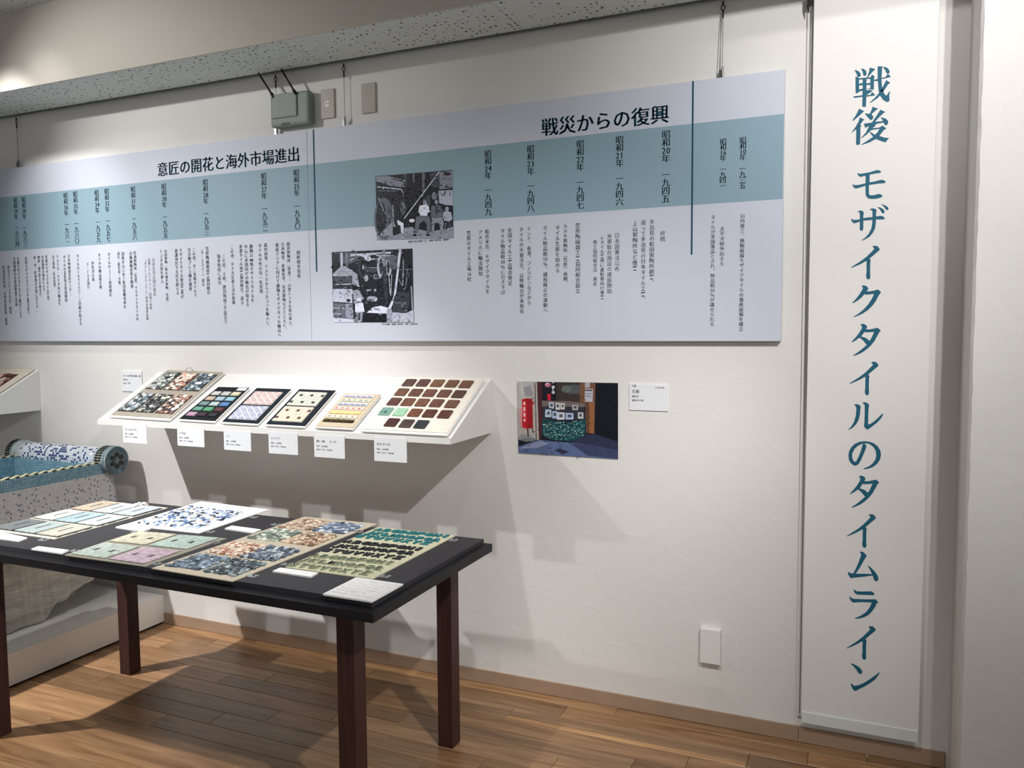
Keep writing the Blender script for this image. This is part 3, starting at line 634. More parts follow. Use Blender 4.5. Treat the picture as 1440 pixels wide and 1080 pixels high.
# ---------------------------------------------------------------- banner
BNY = -0.036
bn = thing('title_banner', 'tall white hanging banner with a vertical line of large teal characters', 'banner', (0, BNY, 0.1))
nb = 24
x0b, x1b, zb0, zb1 = -0.178, 0.196, 0.128, 2.652
mb = MB(); vs = []; fs = []
for i in range(nb + 1):
    z = zb0 + (zb1 - zb0) * i / nb
    for y in (BNY, BNY + 0.0015): vs += [(x0b, y, z), (x1b, y, z)]
for i in range(nb):
    a = 4 * i
    fs += [(a, a + 1, a + 5, a + 4), (a + 3, a + 2, a + 6, a + 7), (a + 1, a + 3, a + 7, a + 5), (a + 2, a, a + 4, a + 6)]
mb.add(vs, fs); mb.build('cloth', M_banner, bn)
MB().bbox((x0b, BNY - 0.004, 0.088), (x1b, BNY + 0.005, 0.130), 0.003).build('hem', M_hem, bn, label='paler weighted hem')
G = {
'戦': ((1185, 85), [
  [(300,240),(345,245),(430,290),(462,350),(450,405),(400,425),(375,405),(350,330)], [(468,205),(530,210),(590,260),(608,330),(590,380),(550,395),(525,375),(505,290)],
  [(685,180),(825,215),(805,245),(745,300),(640,425),(605,445),(635,380),(665,290)], [(325,415),(375,415),(410,450),(610,430),(700,425),(745,355),(820,415),(795,445),(790,740),(765,770),(700,745),(605,755),(600,720),(700,705),(700,615),(605,625),(605,580),(700,565),(700,465),(605,470),(600,880),(700,870),(750,800),(825,870),(800,890),(600,915),(590,1165),(540,1180),(495,1160),(500,920),(290,948),(265,910),(500,880),(505,770),(430,780),(385,825),(330,830),(325,640)],
  [(885,148),(1020,148),(1000,200),(985,440),(1080,420),(1140,335),(1220,405),(1200,425),(985,470),(990,600),(1010,720),(1045,820),(1090,885),(1115,880),(1150,830),(1190,775),(1205,790),(1180,880),(1190,1010),(1160,1045),(1110,1050),(1020,990),(950,890),(910,760),(890,520),(800,520),(795,490),(885,465)],
  [(1020,160),(1090,165),(1150,205),(1188,260),(1185,320),(1150,335),(1110,320),(1080,250)], [(1105,495),(1205,565),(1185,585),(1150,605),(1050,760),(900,940),(760,1040),(680,1078),(690,1060),(800,960),(930,810),(1020,660),(1070,560)]]),
'戦h': ((1185, 85), [[(415,490),(505,478),(505,570),(415,585)], [(415,635),(505,625),(505,715),(415,730)], [(605,480),(0,0)]]),
'後': ((1185, 145), [
  [(415,140),(545,200),(530,215),(430,310),(290,430),(255,450),(245,435),(320,330),(390,200)], [(435,360),(555,415),(530,430),(450,530),(450,560),(485,575),(450,600),(450,800),(440,1040),(370,1062),(338,1045),(345,660),(230,750),(220,745),(320,610),(400,470)],
  [(750,92),(895,135),(875,155),(730,275),(775,340),(770,390),(725,430),(690,415),(555,262),(685,268),(735,160)],
  [(955,165),(1085,222),(1050,240),(960,320),(820,470),(1000,455),(1020,440),(960,360),(1010,365),(1100,395),(1150,450),(1150,520),(1110,560),(1065,550),(1035,490),(840,530),(825,580),(770,620),(760,635),(940,615),(1005,565),(1110,640),(1085,655),(1035,690),(930,830),(1050,870),(1180,885),(1130,930),(1095,990),(1000,970),(840,905),(700,985),(480,1060),(470,1050),(640,940),(770,850),(690,750),(700,725),(815,800),(880,740),(930,660),(930,650),(730,680),(600,800),(480,890),(470,880),(590,740),(670,580),(570,625),(535,520),(740,490),(850,330)]]),
'モ': ((1185, 230), [[(370,240),(395,240),(430,262),(540,245),(700,215),(850,168),(900,162),(960,185),(975,210),(950,238),(850,248),(700,275),(685,300),(680,475),(820,450),(960,412),(1020,410),(1070,440),(1095,465),(1060,495),(900,505),(680,540),(665,560),(665,760),(680,790),(710,805),(800,798),(900,770),(950,770),(995,800),(1010,828),(980,855),(880,885),(750,895),(660,885),(605,840),(580,770),(578,560),(460,600),(350,630),(290,615),(255,560),(250,525),(270,525),(300,545),(400,540),(578,500),(580,310),(520,318),(455,340),(410,315),(380,275)]]),
'ザ': ((1185, 283), [[(378,260),(430,235),(480,235),(525,262),(538,300),(525,350),(522,425),(640,410),(755,398),(755,260),(735,230),(680,208),(740,180),(790,178),(840,200),(862,240),(845,300),(845,385),(960,368),(1020,378),(1075,430),(1030,460),(845,460),(840,560),(820,690),(770,790),(690,890),(580,960),(485,998),(470,990),(560,930),(660,820),(720,700),(745,580),(752,470),(525,490),(522,700),(510,735),(480,748),(445,735),(432,700),(435,515),(350,545),(290,558),(235,520),(215,455),(235,438),(270,470),(330,470),(435,455),(435,310),(420,280)],
  [(878,145),(950,155),(1030,200),(1065,260),(1050,300),(1020,308),(990,285),(935,200)], [(968,70),(1060,95),(1130,135),(1165,185),(1150,220),(1120,225),(1085,195),(1030,120)]]),
'イ': ((1185, 340), [[(752,115),(800,98),(870,105),(920,150),(942,190),(920,225),(860,275),(680,425),(712,465),(700,520),(695,760),(702,900),(680,945),(650,955),(610,930),(592,860),(605,760),(605,600),(610,500),(590,485),(480,550),(350,610),(220,660),(200,652),(320,575),(470,480),(600,380),(720,265),(795,185),(795,160)]]),
'ク': ((1185, 395), [[(475,130),(510,112),(560,112),(620,145),(650,190),(640,225),(605,268),(700,262),(800,245),(885,215),(930,240),(975,290),(940,330),(900,390),(840,510),(760,620),(640,740),(500,830),(380,885),(280,920),(270,910),(400,830),(530,720),(640,600),(720,480),(770,390),(795,325),(700,340),(620,350),(550,335),(480,420),(380,500),(260,565),(245,550),(340,450),(430,330),(500,220),(515,170)]]),
'タ': ((1185, 450), [[(448,118),(490,98),(540,98),(600,135),(622,180),(590,235),(700,235),(800,215),(875,195),(920,220),(968,270),(920,320),(880,400),(800,540),(720,640),(600,750),(480,830),(370,880),(270,910),(262,895),(380,820),(480,740),(610,630),(520,520),(440,450),(420,450),(340,510),(240,565),(225,550),(300,470),(400,350),(480,220),(490,160)]]),
'ル': ((1185, 560), [[(288,168),(330,148),(380,150),(440,180),(458,215),(450,280),(435,430),(400,560),(340,660),(250,750),(150,802),(142,790),(220,710),(290,590),(330,450),(345,320),(345,230),(330,200)],
  [(500,118),(545,98),(590,105),(640,130),(675,180),(660,240),(650,400),(645,655),(680,660),(780,600),(900,490),(990,400),(1020,388),(1030,400),(980,500),(890,600),(780,690),(660,780),(620,792),(580,765),(540,715),(550,600),(558,400),(560,220),(550,160)]]),
'の': ((1185, 612), [[(500,215),(400,260),(300,360),(245,460),(238,540),(260,620),(300,670),(340,670),(400,560),(460,430),(500,310)]]),
'ム': ((1185, 770), [[(430,110),(480,98),(540,125),(590,180),(608,215),(570,270),(520,360),(440,500),(330,660),(740,668),(770,690),(750,710),(560,735),(360,755),(270,765),(230,778),(180,755),(145,690),(128,630),(150,612),(200,650),(270,655),(330,540),(400,380),(450,240),(472,170)],
  [(628,448),(700,490),(800,590),(870,680),(908,770),(895,830),(850,860),(805,835),(780,770),(740,660),(690,560)]]),
'ラ': ((1185, 820), [[(270,175),(300,165),(350,205),(500,212),(640,210),(720,205),(770,230),(810,280),(790,305),(560,300),(370,290),(310,255)],
  [(165,350),(200,345),(250,395),(440,405),(640,412),(760,408),(830,405),(905,480),(850,530),(820,610),(740,720),(650,810),(540,865),(420,895),(310,902),(302,890),(440,830),(570,750),(660,650),(710,560),(735,490),(500,480),(260,492),(200,440)]]),
'ン': ((1185, 920), [[(198,240),(230,232),(300,260),(400,310),(470,380),(500,440),(485,490),(450,505),(400,480),(350,400),(280,310)],
  [(198,750),(230,745),(290,800),(400,785),(550,720),(720,610),(870,500),(920,455),(938,465),(900,540),(820,640),(700,730),(550,820),(400,890),(340,930),(290,920),(240,860)]]),
}
TB = (36, 98, 122)
YG = BNY - 0.0008
def tri_fill(mb, loops, c):
    """outline with optional holes, filled with a proper tessellation"""
    from mathutils.geometry import tessellate_polygon
    flat = [p for l in loops for p in l]
    tr = tessellate_polygon([[Vector((p.x, p.z, 0)) for p in l] for l in loops])
    out = []
    for t in tr:
        a_, b_, c_ = (flat[i] for i in t)
        if (b_.x - a_.x) * (c_.z - a_.z) - (b_.z - a_.z) * (c_.x - a_.x) < 0: t = (t[0], t[2], t[1])
        out.append(tuple(t))
    mb.add(flat, out, c)
def draw(key, dx=0, dy=0, holes=None):
    (ox, oy), polys = G[key]
    mb = MB()
    def P(l): return [on_y(ox + x / 18 + dx, oy + y / 18 + dy, YG) for x, y in l]
    for i, pl in enumerate(polys): tri_fill(mb, [P(pl)] + ([P(h) for h in holes.get(i, [])] if holes else []), TB)
    return mb
def ch(key, dx=0, dy=0, holes=None): draw(key, dx, dy, holes).build('banner_character', M_print, bn)
ch('戦', holes={3: [[(415, 490), (505, 478), (505, 570), (415, 585)], [(415, 635), (505, 625), (505, 715), (415, 730)]]})
ch('後'); ch('モ'); ch('ザ'); ch('イ'); ch('ク')
TH = {0: [[(548, 305), (600, 312), (700, 308), (795, 300), (775, 350), (720, 470), (675, 530), (620, 470), (540, 435), (470, 415), (505, 370)]]}
ch('タ', holes=TH); ch('イ', -1.8, 163)
ch('ル')
mb = MB()   # の : stroke outline given as outer and inner edge
no_out = [(505,240),(460,400),(395,560),(340,665),(300,672),(258,620),(238,540),(245,460),(300,350),(390,265),(500,215),(620,205),(700,235),(780,300),(835,390),(850,500),(830,610),(760,710),(660,790),(560,825),(525,850),(545,862),(640,848),(760,810),(870,730),(945,620),(972,500),(955,390),(890,280),(790,205),(680,165),(560,150),(430,165),(310,215),(220,300),(160,410),(145,520),(160,630),(210,710),(280,765),(340,770),(400,735),(460,640),(530,480),(590,330),(600,270),(560,215),(505,222)]
tri_fill(mb, [[on_y(1185 + x / 18, 612 + y / 18, YG) for x, y in no_out]], TB); mb.build('banner_character', M_print, bn)
ch('タ', -2.3, 213.5, holes=TH); ch('イ', -5.5, 377.5); ch('ム'); ch('ラ'); ch('イ', -5.8, 535); ch('ン')

# wires
def wire(x, z0, label, y=-0.020, z1=2.640, double=False, clamp=True):
    t = thing('hanging_wire', label, 'wire', (x, y, z0))
    mb = MB(); mb.tube((x, y, z1 - 0.045), (x, y, z0), 0.0013)
    if double: mb.tube((x - 0.004, y, z1 - 0.055), (x - 0.012, y, z0 + 0.01), 0.0012)
    mb.build('wire', M_steel, t)
    h = MB(); h.tube((x, y, z1 + 0.003), (x, y, z1 - 0.012), 0.0035)
    for i in range(10):
        a0, a1 = math.pi * 2 * i / 10, math.pi * 2 * (i + 1) / 10
        h.tube((x + 0.007 * math.cos(a0), y, z1 - 0.019 + 0.009 * math.sin(a0)), (x + 0.007 * math.cos(a1), y, z1 - 0.019 + 0.009 * math.sin(a1)), 0.002, n=6)
    h.tube((x, y, z1 - 0.026), (x, y, z1 - 0.055), 0.0032)
    h.build('hook', M_black, t)
    if clamp:
        MB().tube((x, y, z0 + 0.040), (x, y, z0 + 0.001), 0.0042).box((x - 0.012, y - 0.003, z0 + 0.001), (x - 0.003, y + 0.003, z0 + 0.028)).build('clamp', M_steel, t)
    return t
wire(-4.185, 2.379, 'thin wire holding the left panel at its far left in view')
wire(-2.452, 2.379, 'thin wire passing behind the grey wireless router')
wire(-2.084, 2.379, 'thin wire between the two beige cover plates')
wire(-0.481, 2.379, 'doubled steel wire near the right end of the timeline panels', double=True)
t = thing('hanging_wire', 'long steel wire down the left edge of the title banner', 'wire', (-0.186, BNY, 0.11))
MB().tube((-0.186, BNY - 0.002, 2.60), (-0.1835, BNY - 0.002, 0.12), 0.0016).build('wire', M_steel, t)
MB().tube((-0.19, BNY + .012, 2.652), (-0.188, BNY + .006, 2.60), 0.0035).box((-0.20, BNY - 0.006, 2.575), (-0.182, BNY + 0.006, 2.612)).tube((-0.198, BNY, 2.578), (-0.194, BNY, 2.552), 0.005, r2=0.001).build('clamp', M_black, t)
MB().tube((-0.19, BNY - 0.002, 0.108), (-0.178, BNY - 0.002, 0.108), 0.005).build('end_ring', M_steel, t)

# wireless router with two antennas
t = thing('wireless_router', 'grey wireless router with two black antennas above the timeline panels', 'router', (-2.357, -0.01, 2.400))
MB().bbox((-2.462, -0.050, 2.404), (-2.252, -0.006, 2.548), 0.012).build('case', M_router, t)
MB().bbox((-2.450, -0.057, 2.440), (-2.312, -0.047, 2.545), 0.004).build('front_cover', M_router, t)
MB().bbox((-2.400, -0.0515, 2.410), (-2.358, -0.049, 2.418), 0.001).build('badge', M_black, t)
for xa, xb in ((-2.436, -2.512), (-2.314, -2.385)):
    MB().tube((xa, -0.052, 2.532), (xa - 0.012, -0.056, 2.552), 0.0075, n=12).tube((xa - 0.008, -0.056, 2.546), (xb, -0.062, 2.648), 0.0052, r2=0.0042, n=12).build('antenna', M_black, t)
for i, x in enumerate((-2.182, -1.970)):
    t = thing('cover_plate', ('beige outlet plate with a small round connector, just right of the router', 'blank beige cover plate right of the thin wire')[i], 'plate', (x, 0, 2.425), None)
    MB().bbox((x - 0.036, -0.008, 2.425), (x + 0.036, 0.0, 2.551), 0.003).build('plate', M_plate, t)
    if i == 0:
        MB().tube((x, -0.008, 2.487), (x, -0.010, 2.487), 0.014, n=20).build('connector', M_white, t)
        MB().tube((x - 0.005, -0.0098, 2.488), (x - 0.005, -0.0108, 2.488), 0.0028).tube((x + 0.006, -0.0098, 2.488), (x + 0.006, -0.0108, 2.488), 0.0028).build('socket_holes', M_black, t)
t = tag(MB().bbox((-0.540, -0.022, 0.243), (-0.466, 0.0, 0.374), 0.002).build('switch_cover', M_white), 'small white blank cover box low on the wall left of the banner', 'plate')

# ---------------------------------------------------------------- wall labels and captions
def card(name, x0, x1, z0, z1, y, label, lines, thick=0.004, group=None, col=(88, 88, 96)):
    t = thing(name, label, 'label', ((x0 + x1) / 2, y, z0), group)
    MB().box((x0, y - thick, z0), (x1, y, z1)).build('card', M_card, t)
    mb = MB()
    for s_, dx, dz, sz in lines: row(mb, s_, x0 + dx, z1 - dz, sz, y - thick - 0.0004, col, shifts=(0, 0.05))
    if lines: mb.build('lettering', M_print, t)
    return t
card('wall_label', -0.820, -0.672, 1.184, 1.284, 0, 'white wall label to the right of the colour photo', [('大阪', 0.008, 0.007, 0.010), ('名阪', 0.010, 0.028, 0.015), ('撮影者', 0.010, 0.047, 0.009), ('撮影年不明', 0.010, 0.062, 0.009), ('多治見市蔵', 0.100, 0.012, 0.007)], 0.005, col=(60, 58, 62))
card('wall_label', -3.502, -3.360, 1.190, 1.294, 0, 'white wall label on the wall left of the sloping shelf', [('タイルの型見本帳１冊', 0.012, 0.024, 0.0125), ('昭和時代', 0.012, 0.044, 0.0085), ('個人蔵　笠原', 0.012, 0.062, 0.0085)], 0.006)
YL = -0.3645
caps = [(-3.085, -2.940, .994, 1.080, 'チョコタイル', 0, 'leftmost caption card on the shelf lip, under the big stone sample sheet'),
        (-2.756, -2.603, .996, 1.078, 'いろは', 0, 'caption card on the shelf lip under the colour tile chart'),
        (-2.492, -2.347, .992, 1.076, 'ミニ', 0, 'caption card on the shelf lip under the pink and lilac lattice samples'),
        (-2.253, -2.105, .990, 1.080, 'ハンドラ', 0, 'caption card on the shelf lip under the cream dotted tile samples'),
        (-2.023, -1.876, .988, 1.079, '釉22角45ボーダー', 0, 'caption card on the shelf lip under the striped border tile board'),
        (-1.738, -1.592, .989, 1.082, 'ぼたタイル', 0, 'rightmost caption card on the shelf lip, under the brown tile board')]
for x0, x1, z0, z1, s_, _, lb in caps:
    sz = 0.0125 if len(s_) < 7 else 0.0105
    card('caption_card', x0, x1, z0, z1, YL, lb, [(s_, 0.012, 0.026, sz), ('製造　山内製陶', 0.012, 0.046, 0.0078), ('昭和三十年代　笠原町蔵', 0.012, 0.060, 0.0070)], 0.002, 'caption cards along the shelf lip')

# ---------------------------------------------------------------- sloping shelves
def shelf(x0, x1, label, lip=True):
    t = thing('sloping_shelf', label, 'shelf', ((x0 + x1) / 2, -0.18, 1.069), 'sloping wall shelves')
    zt, zf, d = 1.291, 1.088, 0.362
    th = 0.010
    k = (zt - zf) / d
    # panel (sloping top)
    MB().hexa([(x0, -d, zf - th), (x1, -d, zf - th), (x1, 0, zt - th), (x0, 0, zt - th), (x0, -d, zf), (x1, -d, zf), (x1, 0, zt), (x0, 0, zt)]).build('sloping_top', M_white, t)
    for xs in (x0 + 0.0005, x1 - 0.0105):
        MB().hexa([(xs, -d, 1.069), (xs + 0.01, -d, 1.069), (xs + 0.01, -0.001, 1.069), (xs, -0.001, 1.069), (xs, -d, zf - th), (xs + 0.01, -d, zf - th), (xs + 0.01, -0.001, zt - th), (xs, -0.001, zt - th)]).build('side_panel', M_white, t)
    MB().box((x0 + .011, -d + 0.001, 1.069), (x1 - .011, -0.001, 1.075)).build('bottom_panel', M_white, t)
    MB().box((x0, -d - 0.0015, 1.069), (x1, -d, zf + 0.005)).build('lip', M_white, t, label='low front lip that stops the samples sliding')
    return t
SH = shelf(-3.25, -1.405, 'long white sloping wall shelf carrying six tile samples')
SH2 = shelf(-5.6, -4.128, 'white sloping wall shelf running out of the left of view')
SN = Vector((0, -(1.291 - 1.088), 0.362)).normalized()
SP = Vector((0, 0, 1.291)) + SN * 0.001
def SF(TL, TR, BR, BL, h=0.0):
    P = SP + SN * h
    f = Frame(*[on_p(*q, P, SN) for q in (TL, TR, BR, BL)])
    ymin = -0.352   # keep behind the lip
    for q in f.c:
        if q.y < ymin:
            dy = ymin - q.y; q.y += dy; q.z += dy * (1.291 - 1.088) / 0.362
        if q.y > -0.002:
            dy = -0.002 - q.y; q.y += dy; q.z += dy * (1.291 - 1.088) / 0.362
    return f
def mount(f, t):
    """white foam mount carried on two pads, so a thin dark gap shows under its front edge"""
    mb = MB(); f.slab(mb, -0.01, -0.005, 1.01, 1.035, -0.0085, -0.0030, (236, 236, 234)); mb.build('foam_mount', M_white, t)
    for u in (0.1, 0.7):
        mb = MB(); f.slab(mb, u, 0.1, u + 0.2, 0.9, -0.0125, -0.0085, (236, 236, 234)); mb.build('foam_pad', M_white, t)
def base_of(f): c = (f(0.5, 1, 0) + f(0.5, 0, 0)) / 2; return c

# 1 big cardboard sheet with six stone mosaic blocks
f = SF((236, 520), (314, 523.5), (239.5, 588), (156, 583), 0.0135)
t = thing('stone_mosaic_sheet', 'grey card sheet of six pebble mosaic blocks at the left end of the shelf', 'sample sheet', base_of(f))
mount(f, t)
mb = MB(); f.slab(mb, 0, 0, 1, 1, -0.003, 0.0, (172, 163, 150)); mb.build('card_backing', M_sheet, t)
pals = [[(92, 106, 104), (196, 196, 186), (142, 152, 148), (44, 56, 60), (168, 172, 162)], [(226, 158, 130), (236, 196, 172), (206, 130, 100), (120, 78, 70), (240, 210, 190)], [(96, 124, 142), (128, 152, 166), (66, 86, 104), (204, 212, 210), (52, 64, 76)],
        [(112, 130, 138), (160, 176, 182), (84, 100, 110), (208, 206, 198), (60, 70, 74)], [(90, 94, 92), (52, 54, 54), (214, 204, 180), (132, 132, 124), (38, 40, 42)], [(206, 160, 140), (120, 80, 66), (232, 214, 198), (168, 118, 96), (60, 46, 44)]]
for i in range(6):
    r_, c_ = divmod(i, 3)
    u0 = 0.035 + c_ * 0.318; v0 = 0.06 + r_ * 0.48
    mb = MB(); f.slab(mb, u0, v0, u0 + 0.285, v0 + 0.385, 0.0, 0.002, (52, 44, 40))
    pebbles(f, mb, u0 + 0.008, v0 + 0.01, u0 + 0.277, v0 + 0.375, 5, 8, [soft(q, 0.0, 1.12) for q in pals[i]], 0.006, 1.0, 0.64)
    mb.build('stone_block', M_tint, t, kind='stuff')
mb = MB()
a = [f(0.42 + 0.07 * math.cos(q * 0.4), 0.03 - 0.035 * math.sin(q * 0.4), 0.004 + 0.012 * math.sin(q * 0.4)) for q in range(9)]
for p, q in zip(a[:-1], a[1:]): mb.tube(p, q, 0.0009, (60, 56, 50), n=5)
mb.build('string_loop', M_matte, t)

# 2 colour chart
f = SF((307, 544), (350, 545), (302, 591.5), (252, 588.5), 0.0135)
t = thing('colour_tile_chart', 'black board with rows of small glazed tiles in many colours', 'sample board', base_of(f))
mount(f, t)
mb = MB(); f.slab(mb, 0, 0, 1, 1, -0.003, 0, (32, 36, 40)); mb.build('backing_board', M_sheet, t)
mb = MB(); f.slab(mb, 0.70, 0.02, 0.98, 0.10, 0, 0.0006, (235, 235, 235)); mb.build('number_label', M_matte, t)
rows = [[(226, 226, 218), (214, 214, 210), (232, 222, 184)], [(226, 196, 172), (178, 206, 222), (150, 208, 226)], [(120, 158, 156), (196, 218, 212), (84, 138, 206)], [(108, 176, 150), (88, 178, 120), (98, 44, 44)], [(206, 156, 184), (58, 30, 36), (30, 26, 34)]]
for j, rw in enumerate(rows):
    for i, c in enumerate(rw):
        mb = MB(); u0 = 0.07 + i * 0.305; v0 = 0.155 + j * 0.16
        f.slab(mb, u0 + 0.015, v0 + 0.012, u0 + 0.255, v0 + 0.117, 0, 0.005, shade(soft(c, 0.15, 0.93), 0.95), 0.06); mb.build('tile', M_tint, t)

# 3 lattice samples
f = SF((361, 545.5), (409, 547), (362, 596), (312.5, 592.5), 0.0135)
t = thing('lattice_tile_board', 'black board with pink lattice tile panel above a lilac one', 'sample board', base_of(f))
mount(f, t)
mb = MB(); f.slab(mb, 0, 0, 1, 1, -0.003, 0, (34, 40, 48)); mb.build('backing_board', M_sheet, t)
for k, (v0, v1, c) in enumerate(((0.12, 0.50, (212, 178, 172)), (0.545, 0.93, (172, 174, 202)))):
    mb = MB(); f.slab(mb, 0.09, v0, 0.88, v1, 0, 0.003, (226, 226, 222))
    nu, nv = 4, 3
    for i2 in range(2 * nu + 1):
        for j2 in range(2 * nv + 1):
            if (i2 + j2) % 2: continue
            cu = 0.09 + i2 * 0.79 / (2 * nu); cv = v0 + j2 * (v1 - v0) / (2 * nv); ru, rv = 0.79 / nu * 0.41, (v1 - v0) / nv * 0.41
            pts = [(cu - ru, cv), (cu, cv - rv), (cu + ru, cv), (cu, cv + rv)]
            pts = [(min(max(a_, 0.095), 0.875), min(max(b_, v0 + 0.005), v1 - 0.005)) for a_, b_ in pts]
            lo = [f(a_, b_, 0.003) for a_, b_ in pts]; hi = [f(a_, b_, 0.0045) for a_, b_ in pts]
            mb.add(lo + hi, [(7, 6, 5, 4)] + [(q, (q + 1) % 4, 4 + (q + 1) % 4, 4 + q) for q in range(4)], shade(c, 1.0 if j2 % 2 else 0.93))
            for o_ in (-0.35, 0.0, 0.35):
                if 0 < i2 < 2 * nu and 0 < j2 < 2 * nv:
                    mb.add([f(cu - ru * 0.45 + ru * o_, cv + rv * 0.45 + rv * o_ * 0.9, 0.0047), f(cu + ru * 0.45 + ru * o_, cv - rv * 0.45 + rv * o_ * 0.9, 0.0047), f(cu + ru * 0.53 + ru * o_, cv - rv * 0.37 + rv * o_ * 0.9, 0.0047), f(cu - ru * 0.37 + ru * o_, cv + rv * 0.53 + rv * o_ * 0.9, 0.0047)], [(3, 2, 1, 0)], (224, 222, 222))
    mb.build('tile_panel', M_tint, t, kind='stuff', label=('pink lattice panel', 'lilac lattice panel')[k])

# 4 dotted cream samples
f = SF((421, 547), (472, 549), (427.5, 600), (374, 596), 0.0135)
t = thing('dotted_tile_board', 'black board with two cream tile panels set with small dark squares', 'sample board', base_of(f))
mount(f, t)
mb = MB(); f.slab(mb, 0, 0, 1, 1, -0.003, 0, (36, 42, 50)); mb.build('backing_board', M_sheet, t)
for k, (v0, v1, c, dk) in enumerate(((0.10, 0.49, (206, 208, 194), (44, 40, 34)), (0.53, 0.93, (226, 210, 190), (84, 46, 30)))):
    nu, nv = 8, 6
    mb = MB(); f.slab(mb, 0.09, v0, 0.86, v1, 0, 0.003, (206, 198, 182))
    for i in range(nu):
        for j in range(nv):
            du, dv = 0.77 / nu, (v1 - v0) / nv
            d = (i % 3 == (1 if j < 3 else 0)) and j in (1, 4)
            f.slab(mb, 0.09 + (i + (0.2 if d else 0.03)) * du, v0 + (j + (0.2 if d else 0.03)) * dv, 0.09 + (i + (0.85 if d else 0.97)) * du, v0 + (j + (0.85 if d else 0.97)) * dv, 0.003, 0.0052 if d else 0.005, dk if d else shade(c, R.uniform(0.97, 1.03)))
    mb.build('tile_panel', M_tint, t, kind='stuff', label=('greenish cream panel', 'peach cream panel')[k])

# 5 border board
f = SF((485, 553), (535, 554.5), (492.5, 606), (440, 603), 0.0155)
t = thing('border_tile_board', 'pale wooden board with seven narrow decorated border strips', 'sample board', base_of(f))
mount(f, t)
mb = MB(); f.slab(mb, 0, 0, 1, 1, -0.005, 0, (200, 184, 160)); mb.build('wooden_board', M_sheet, t)
def strip(j, c, deco):
    mb = MB(); v0 = 0.065 + j * 0.124; v1 = v0 + 0.075
    f.slab(mb, 0.09, v0, 0.90, v1, 0, 0.004, c)
    for i in range(5):
        u = 0.12 + i * 0.155
        if deco == 'tri':
            for a_, b_ in ((0, 0), (0.05, 0.02), (0.09, 0.04)):
                mb.poly([f(u + a_, v1 - 0.008, 0.0042), f(u + a_ + 0.045, v1 - 0.008, 0.0042), f(u + a_, v0 + 0.01 + b_ * 0.4, 0.0042)], (50, 60, 140))
        elif deco == 'dash': mb.poly([f(u, v0 + 0.05, 0.0042), f(u + 0.08, v0 + 0.05, 0.0042), f(u + 0.08, v0 + 0.03, 0.0042), f(u, v0 + 0.03, 0.0042)], (84, 104, 96))
        elif deco == 'red': mb.poly([f(u, v0 + 0.055, 0.0042), f(u + 0.07, v0 + 0.055, 0.0042), f(u + 0.07, v0 + 0.025, 0.0042), f(u, v0 + 0.025, 0.0042)], (196, 60, 84))
        elif deco == 'blob': f.pebble(mb, u + 0.05, (v0 + v1) / 2, 0.075, 0.034, 0.009, (84, 72, 40))
        elif deco == 'dots': f.pebble(mb, u + 0.04, (v0 + v1) / 2, 0.018, 0.018, 0.006, (110, 84, 60))
    mb.build('border_strip', M_tint, t)
for j, (c, d) in enumerate((((210, 212, 214), 'tri'), ((206, 206, 190), 'dash'), ((208, 210, 216), 'tri'), ((226, 206, 196), 'red'), ((232, 206, 140), None), ((222, 214, 196), 'dots'), ((40, 36, 24), 'blob'))): strip(j, c, d)

# 6 brown tile board
f = SF((569.5, 530.5), (680, 532.5), (627, 612), (506, 608), 0.0135)
t = thing('brown_tile_board', 'cream board with rows of brown glazed tiles at the right end of the shelf', 'sample board', base_of(f))
mount(f, t)
mb = MB(); f.slab(mb, 0, 0, 1, 1, -0.003, 0.0, (228, 220, 208)); mb.build('backing_board', M_sheet, t)
def T6(px, py): return on_p(500 + px / 6, 510 + py / 6, f.c[0], f.n)
def rt_tile(cx, cy, c, mt):
    """rounded square tile centred where (cx,cy) of the enlarged view is"""
    C0 = T6(cx, cy); eu = (f.c[1] - f.c[0]).normalized(); ev = (f.c[3] - f.c[0]).normalized()
    s_ = 0.0262; rr = 0.005; pts = []
    for qx, qy, a0 in ((1, -1, -90), (1, 1, 0), (-1, 1, 90), (-1, -1, 180)):
        for k in range(3):
            a_ = math.radians(a0 + 45 * k); pts.append((qx * (s_ - rr) + rr * math.cos(a_), qy * (s_ - rr) + rr * math.sin(a_)))
    mb = MB(); n_ = len(pts); vs = []
    for h, sc_ in ((0, 1), (0.0042, 1), (0.006, 0.92)):
        vs += [C0 + eu * (x * sc_) + ev * (y * sc_) + f.n * h for x, y in pts]
    fs = [(n_ * k + i, n_ * k + n_ + i, n_ * k + n_ + (i + 1) % n_, n_ * k + (i + 1) % n_) for k in (0, 1) for i in range(n_)] + [list(range(3 * n_ - 1, 2 * n_ - 1, -1))]
    mb.add(vs, fs, c)
    return mb, C0, eu, ev
cent = [[(455, 173), (572, 175), (692, 178), (815, 182), (933, 187)], [(391, 253), (508, 257), (627, 261), (750, 265), (873, 270)], [(328, 333), (445, 337), (564, 341), (685, 346), (815, 353)], [(258, 415), (378, 421), (503, 427), (627, 433), (756, 440)], [(308, 509), (433, 518), (556, 525)]]
